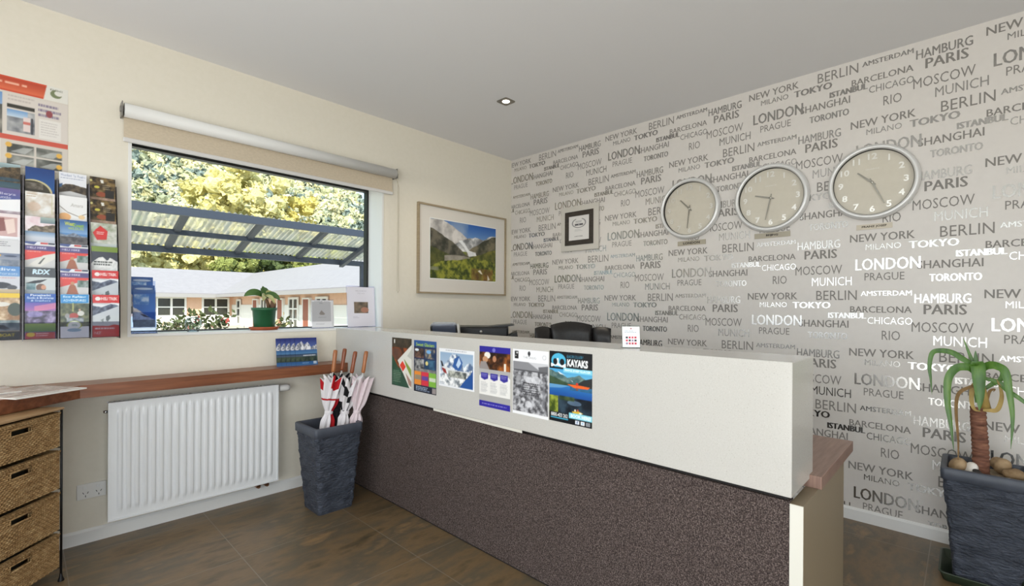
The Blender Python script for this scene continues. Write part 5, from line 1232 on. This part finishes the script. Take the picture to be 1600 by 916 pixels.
def planter(parent, H, wb_, wt, seed):
    rg = np.random.default_rng(seed); N_ = 46; rows = []
    for j in range(N_ + 1):
        t = j / N_; z = t * (H - .05); h = (wb_ + (wt - wb_) * (z / H)) / 2 - .004
        O = sq(h, .02, 8); D = []
        for i in range(len(O)):
            p, q = O[i], O[(i + 1) % len(O)]
            seg_ = 14 if math.dist(p, q) > .05 else 1
            for s_ in range(seg_): D.append((p[0] + (q[0] - p[0]) * s_ / seg_, p[1] + (q[1] - p[1]) * s_ / seg_))
        rows.append((z, D))
    m = len(rows[0][1]); nz = (vnoise(N_ + 1, m, 40, seed, 2) - .5) * .018
    G = []
    for j, (z, D) in enumerate(rows):
        e = min(1, j / 2, (N_ - j) / 2)
        G.append([(x * (1 + nz[j, i] * e / max(.05, math.hypot(x, y))), y * (1 + nz[j, i] * e / max(.05, math.hypot(x, y))), z) for i, (x, y) in enumerate(D)])
    b = MB().grid(G, closed_u=True); b.add([(x, y, .0) for x, y, _ in G[0]], [tuple(range(m))[::-1]])
    b.build('body', M_pl, parent)
    h = wt / 2; prof = [(h - .008, H - .055), (h, H - .05), (h + .001, H - .004), (h - .003, H), (h - .019, H), (h - .021, H - .004), (h - .026, H - .16)]
    b = MB().grid([[(x, y, z) for x, y in sq(max(r_, .02), .018, 8)] for r_, z in prof], closed_u=True)
    b.build('rim', M_plr, parent)
    return h

PX1, PY1 = 1.322, 2.842
p1 = thing('umbrella_planter', 'tall slate-blue planter used as an umbrella stand, beside the reception desk', 'planter', (PX1, PY1, 0))
planter(p1, .52, .222, .300, 3)

# ------------------------------------------------------------------ umbrellas
M_hnd = noisy('polished_wood_handle', [(.3, (136, 80, 44)), (.7, (176, 112, 66))], .3, 20, (1, 1, .2))
M_hnd2 = noisy('dark_wood_handle', [(.3, (104, 52, 28)), (.7, (146, 80, 46))], .28, 20, (1, 1, .2))
def cloth(nm, rgb): return mat(nm, rgb, .75, 0, .2)
C_W, C_R, C_K, C_P, C_Y = cloth('white_nylon', (226, 222, 224)), cloth('red_nylon', (176, 28, 36)), cloth('black_nylon', (24, 24, 27)), cloth('pinkish_white_nylon', (224, 208, 212)), cloth('yellow_nylon', (206, 170, 66))
def umbrella(top, tip, cols, pattern, label, seed, hl=.14, fat=1.0, twist=1.2, hm=None, ruf=1.0):
    """furled, handle up: local z runs from the tip to the handle end"""
    T, B = Vector(top), Vector(tip); ax = T - B; L_ = ax.length
    t = bpy.data.objects.new('umbrella', None); COL.objects.link(t); t.location = B
    t.rotation_euler = ax.to_track_quat('Z', 'X').to_euler(); tag(t, label, 'umbrella', 'umbrellas in the planter')
    rg = np.random.default_rng(seed)
    MB().lathe([(0, L_), (.009, L_ - .001), (.0125, L_ - .006), (.0135, L_ - .03), (.0115, L_ - hl * .55), (.0125, L_ - hl + .01), (.0105, L_ - hl), (0, L_ - hl)], 18).build('handle', hm or M_hnd, t)
    MB().tube([(0, 0, .0), (0, 0, L_ - hl)], .0055, 10).build('shaft', mat('white_shaft', (216, 214, 210), .35), t)
    c0, c1 = .10, L_ - hl - .045              # cloth from ferrule to open hem
    n, K = 64, 96; rows = []
    for j in range(n + 1):
        u = j / n; z = c0 + (c1 - c0) * u
        base = .008 + .030 * fat * min(1, u * 1.8) ** .8
        strap = math.exp(-((u - .70) / .05) ** 2); base *= 1 - .42 * strap
        flare = max(0, (u - .74) / .26); base *= 1 + .45 * flare
        row = []
        for k in range(K):
            a = 2 * math.pi * k / K; ph = 8 * a + .9 * math.sin(3 * u + seed)
            r = base * (1 + (.20 + .16 * flare) * math.cos(ph) * (1 - .6 * strap) + .08 * math.sin(3 * a + seed + 4 * u))
            zz = z + ruf * flare ** 2 * (.022 * math.cos(ph) + .012 * math.sin(2 * a + seed))
            row.append((r * math.cos(a + twist * u), r * math.sin(a + twist * u), zz))
        rows.append(row)
    b = MB(); V = [p for r in rows for p in r]; Fs = []; mi = []
    for j in range(n):
        for k in range(K):
            Fs.append((j * K + k, j * K + (k + 1) % K, (j + 1) * K + (k + 1) % K, (j + 1) * K + k)); mi.append(pattern(k / K, j / n))
    b.v = V; b.f = Fs; b.m = mi; b.sm = [True] * len(Fs)
    o = b.build('canopy_cloth', cols, t)
    # inner folds of the gathered hem
    inn = MB().grid([[(p[0] * s_, p[1] * s_, p[2] - dz) for p in rows[-1]] for s_, dz in ((1, 0), (.7, .012), (.35, .03), (.15, .05))], closed_u=True)
    inn.build('gathered_hem', cols, t)
    zs = c0 + (c1 - c0) * .70
    MB().lathe([(.0235 * fat, -.011), (.026 * fat, -.008), (.026 * fat, .008), (.0235 * fat, .011)], 30, c=(0, 0, zs)).build('strap', cols[0], t)
    MB().lathe([(0, 0), (.003, .002), (.0045, .06), (.009, .085), (.010, .11), (.006, .12)], 14).build('ferrule', mat('dark_ferrule', (40, 38, 38), .4), t)
    return t
umbrella((1.366, 2.850, .962), (1.262, 2.850, .0105), [C_W, C_R], lambda a, u: 1 if (int(a * 8) in (1, 5) and u < .80) or (u > .90 and int(a * 8) % 2 == 0) or (.80 < u < .825) else 0, 'white umbrella with red panels, leftmost in the planter', 1, fat=.95)
umbrella((1.434, 2.862, .966), (1.300, 2.880, .0105), [C_K, C_W, C_Y], lambda a, u: (2 if int(a * 8) == 4 and u > .55 else 1 if int(a * 8) in (2, 6) else 0), 'mostly black umbrella with yellow and white patches, second from left in the planter', 2, hm=M_hnd2)
umbrella((1.474, 2.800, .950), (1.325, 2.845, .0105), [C_W, C_K, C_R], lambda a, u: (2 if int(a * 8) in (4, 5) and u < .74 else 1 if (int(a * 16) + int(u * 14)) % 3 == 0 and u > .70 else (1 if int(a * 8) == 2 else 0)), 'black and white umbrella with a red side, third from left in the planter', 4, hm=M_hnd2, ruf=1.3)
umbrella((1.532, 2.768, .950), (1.395, 2.800, .0105), [C_P, C_R], lambda a, u: 1 if (.86 < u < .885 or .93 < u < .95) and int(a * 8) in (3, 4, 5, 6) else 0, 'pinkish white umbrella with red hem stripes, rightmost in the planter', 6, fat=.92, ruf=1.0)

# ------------------------------------------------------------------ floor plant on the right
PX2, PY2 = 3.045, -.068
ty = thing('plant_tray', 'shallow dark green square tray under the right-hand planter', 'tray', (PX2 + .02, PY2, 0))
h = .152
prof = [(.0, .0), (h - .012, 0), (h, .036), (h + .004, .040), (h - .006, .040), (h - .016, .008), (0, .008)]
b = MB().grid([[(x, y, z) for x, y in sq(max(r_, .021), .02, 8)] for r_, z in prof], closed_u=True)
b.build('tray_body', mat('dark_green_plastic', (54, 66, 50), .4), ty)
p2 = thing('potted_yucca', 'drooping yucca in a tall slate-blue planter at the right edge', 'potted plant', (PX2, PY2, .0085))
planter(p2, .512, .216, .300, 9)
MB().box(-.125, -.125, .44, .125, .125, .478).build('potting_soil', noisy('dry_soil', [(.3, (120, 104, 82)), (.7, (176, 160, 134))], .95, 40, bump=.6, bdist=.01), p2)
def trunk():
    rows = []; n, K = 90, 26; rg = np.random.default_rng(2)
    for j in range(n + 1):
        u = j / n; z = .465 + u * .315; rr = .0285 - .003 * u + .0025 * abs(math.sin(u * 46)) ** 3 + (.004 if u < .06 else 0)
        cx = .0 - .012 * u + .004 * math.sin(u * 5)
        rows.append([(cx * .3 + (rr + .0012 * math.sin(5 * k + j * .8)) * math.cos(2 * math.pi * k / K), .018 + cx * -.6 + (rr + .0012 * math.sin(4 * k + j)) * math.sin(2 * math.pi * k / K), z + .004 * math.sin(2 * math.pi * k / K + j * .2)) for k in range(K)])
    b = MB().grid(rows, closed_u=True); b.add(rows[-1], [tuple(range(K))])
    b.build('trunk', noisy('red_brown_fibre', [(.3, (84, 52, 40)), (.55, (126, 84, 66)), (.75, (160, 118, 92))], .85, 18, (1, 1, 6)), p2)
trunk()
M_str = noisy('strap_leaf_green', [(.3, (52, 92, 28)), (.55, (78, 120, 40)), (.75, (108, 142, 56))], .4, 6, (6, 6, 1))
M_yel = noisy('yellowed_leaf', [(.3, (132, 106, 44)), (.7, (188, 160, 92))], .6, 10)
M_dry = noisy('dry_brown_leaf', [(.3, (112, 84, 48)), (.7, (150, 118, 72))], .75, 10)
T0 = Vector((0, .026, .775))
prof_l = lambda u: max(.03, min(1, .55 + 1.6 * u) * (1 - u ** 3.2))
# world +y is to the left in the view, so local +y leaves hang on the left
def strap(pts, w_, m=M_str, nm='leaf', fold=.3):
    """smooth curve through the points"""
    P = [Vector(p) for p in pts]; out = []
    for i in range(len(P) - 1):
        p0, p1_, p2_, p3 = P[max(i - 1, 0)], P[i], P[i + 1], P[min(i + 2, len(P) - 1)]
        for k in range(8):
            t = k / 8; out.append(.5 * ((2 * p1_) + (p2_ - p0) * t + (2 * p0 - 5 * p1_ + 4 * p2_ - p3) * t * t + (3 * p1_ - p0 - 3 * p2_ + p3) * t ** 3))
    out.append(P[-1])
    n = len(out); L_, C_, R2_ = [], [], []
    view = Vector((-1, .02, .1))
    for i in range(n):
        t = (out[min(i + 1, n - 1)] - out[max(i - 1, 0)]).normalized(); sd = t.cross(view); sd = sd.normalized() if sd.length > .1 else Vector((0, 1, 0))
        nn = sd.cross(t); ww = w_ * prof_l(i / (n - 1)); L_.append(out[i] - sd * ww + nn * ww * fold); C_.append(out[i]); R2_.append(out[i] + sd * ww + nn * ww * fold)
    off = Vector((.0009, 0, 0))
    b = MB().grid([[l, c, r] for l, c, r in zip(L_, C_, R2_)]); b.grid([[r + off, c + off, l + off] for l, c, r in zip(L_, C_, R2_)])
    return b.build(nm, m, p2)
def yz(pts, x0, x1): return [(x0 + (x1 - x0) * i / (len(pts) - 1), y, z) for i, (y, z) in enumerate(pts)]
strap(yz([(.034, .93), (.05, .975), (.078, .999), (.115, 1.027), (.155, 1.034), (.184, 1.02), (.193, .957), (.188, .896), (.183, .825)], -.01, -.07), .0125)
strap(yz([(.034, .93), (.05, .957), (.073, .966), (.103, .955), (.127, .905), (.129, .804), (.117, .70), (.106, .585)], -.02, -.10), .0175)
strap(yz([(.034, .93), (.031, .972), (.028, .962), (.025, .90), (.022, .833), (.024, .775)], -.015, -.065), .026)
strap(yz([(.030, .80), (.032, .90), (.035, .98), (.037, 1.04)], .0, .01), .013)
strap(yz([(.034, .93), (.044, .98), (.059, 1.028), (.078, 1.095)], .01, .03), .0075)
strap(yz([(.028, .93), (.008, .967), (-.012, .980), (-.034, .977), (-.056, .955), (-.068, .873), (-.078, .762), (-.073, .628)], -.015, -.09), .0175)
strap(yz([(.02, .92), (-.02, .91), (-.043, .899), (-.068, .869), (-.100, .843), (-.140, .80), (-.165, .75)], -.01, -.04), .011)
strap(yz([(.01, .86), (-.02, .89), (-.044, .91), (-.05, .94), (-.038, .955)], .02, .05), .010)
strap(yz([(.03, .90), (.045, .875), (.049, .815), (.040, .775), (.018, .768)], -.012, -.04), .009, M_yel, 'withered_leaf')
strap(yz([(.012, .775), (-.010, .776), (-.034, .784), (-.047, .837), (-.042, .885), (-.03, .92)], -.035, -.02), .009, M_yel, 'withered_leaf')
strap(yz([(.034, .88), (.056, .872), (.092, .838), (.100, .763), (.092, .62), (.092, .515)], -.02, -.06), .0075, M_dry, 'withered_leaf')
strap(yz([(-.002, .79), (-.004, .83), (-.012, .86), (-.026, .868), (-.022, .855)], .0, .01), .006, M_dry, 'withered_leaf')
b = MB().tube([(0, .003, .77), (0, .016, .85), (0, .032, .95)], [.021, .018, .012], 14); b.build('crown_stem', M_yel, p2)

def stone(y, z, x, r, sx, m, label, seed):
    rg = np.random.default_rng(seed); bm = bmesh.new(); bmesh.ops.create_icosphere(bm, subdivisions=3, radius=1)
    d = rg.normal(size=(7, 3)); d /= np.linalg.norm(d, axis=1)[:, None]
    for v in bm.verts:
        n = np.array(v.co); k = 1 + .16 * math.sin(n @ d[0] * 2.6 + 1) + .10 * math.sin(n @ d[1] * 5) - .12 * max(0, n @ d[2] - .5) * 2
        v.co = Vector((n[0] * r * sx * k, n[1] * r * sx * k, n[2] * r * k * .82))
    zmin = min(v.co.z for v in bm.verts)
    o = MB().bm(bm, 0, True, Matrix.Translation((0, 0, -zmin))).build('stone', m, None, (PX2 + x, PY2 + y, z + .0085))
    tag(o, label, 'stone', 'stones around the yucca')
M_s1 = noisy('brown_river_stone', [(.3, (134, 108, 76)), (.7, (176, 150, 116))], .7, 30); M_s2 = noisy('white_quartz', [(.3, (216, 210, 200)), (.7, (236, 232, 226))], .6, 30); M_s3 = mat('black_pebble', (34, 34, 36), .5)
ZQ = .4772
stone(.088, ZQ, -.04, .036, 1.0, M_s1, 'brown stone at the left corner of the yucca planter', 1)
stone(.050, ZQ, -.055, .034, .75, M_s2, 'upright white stone left of the yucca trunk', 2)
stone(-.047, ZQ, .055, .040, .9, M_s1, 'tan stone just right of the yucca trunk', 3)
stone(-.092, ZQ, .0, .030, 1.15, M_s1, 'flat brown stone near the right edge of the yucca planter', 4)
stone(.062, ZQ, -.1, .014, 1.3, M_s2, 'small white pebble by the front left rim of the yucca planter', 5)
stone(.102, ZQ, -.1, .015, 1.3, M_s2, 'cream pebble in the front left corner of the yucca planter', 6)
stone(.028, ZQ, -.085, .022, .8, M_s3, 'black pebble against the yucca trunk', 7)
stone(-.06, ZQ, -.09, .014, 1.6, M_s2, 'pale flat pebble in front of the tan stone in the yucca planter', 8)
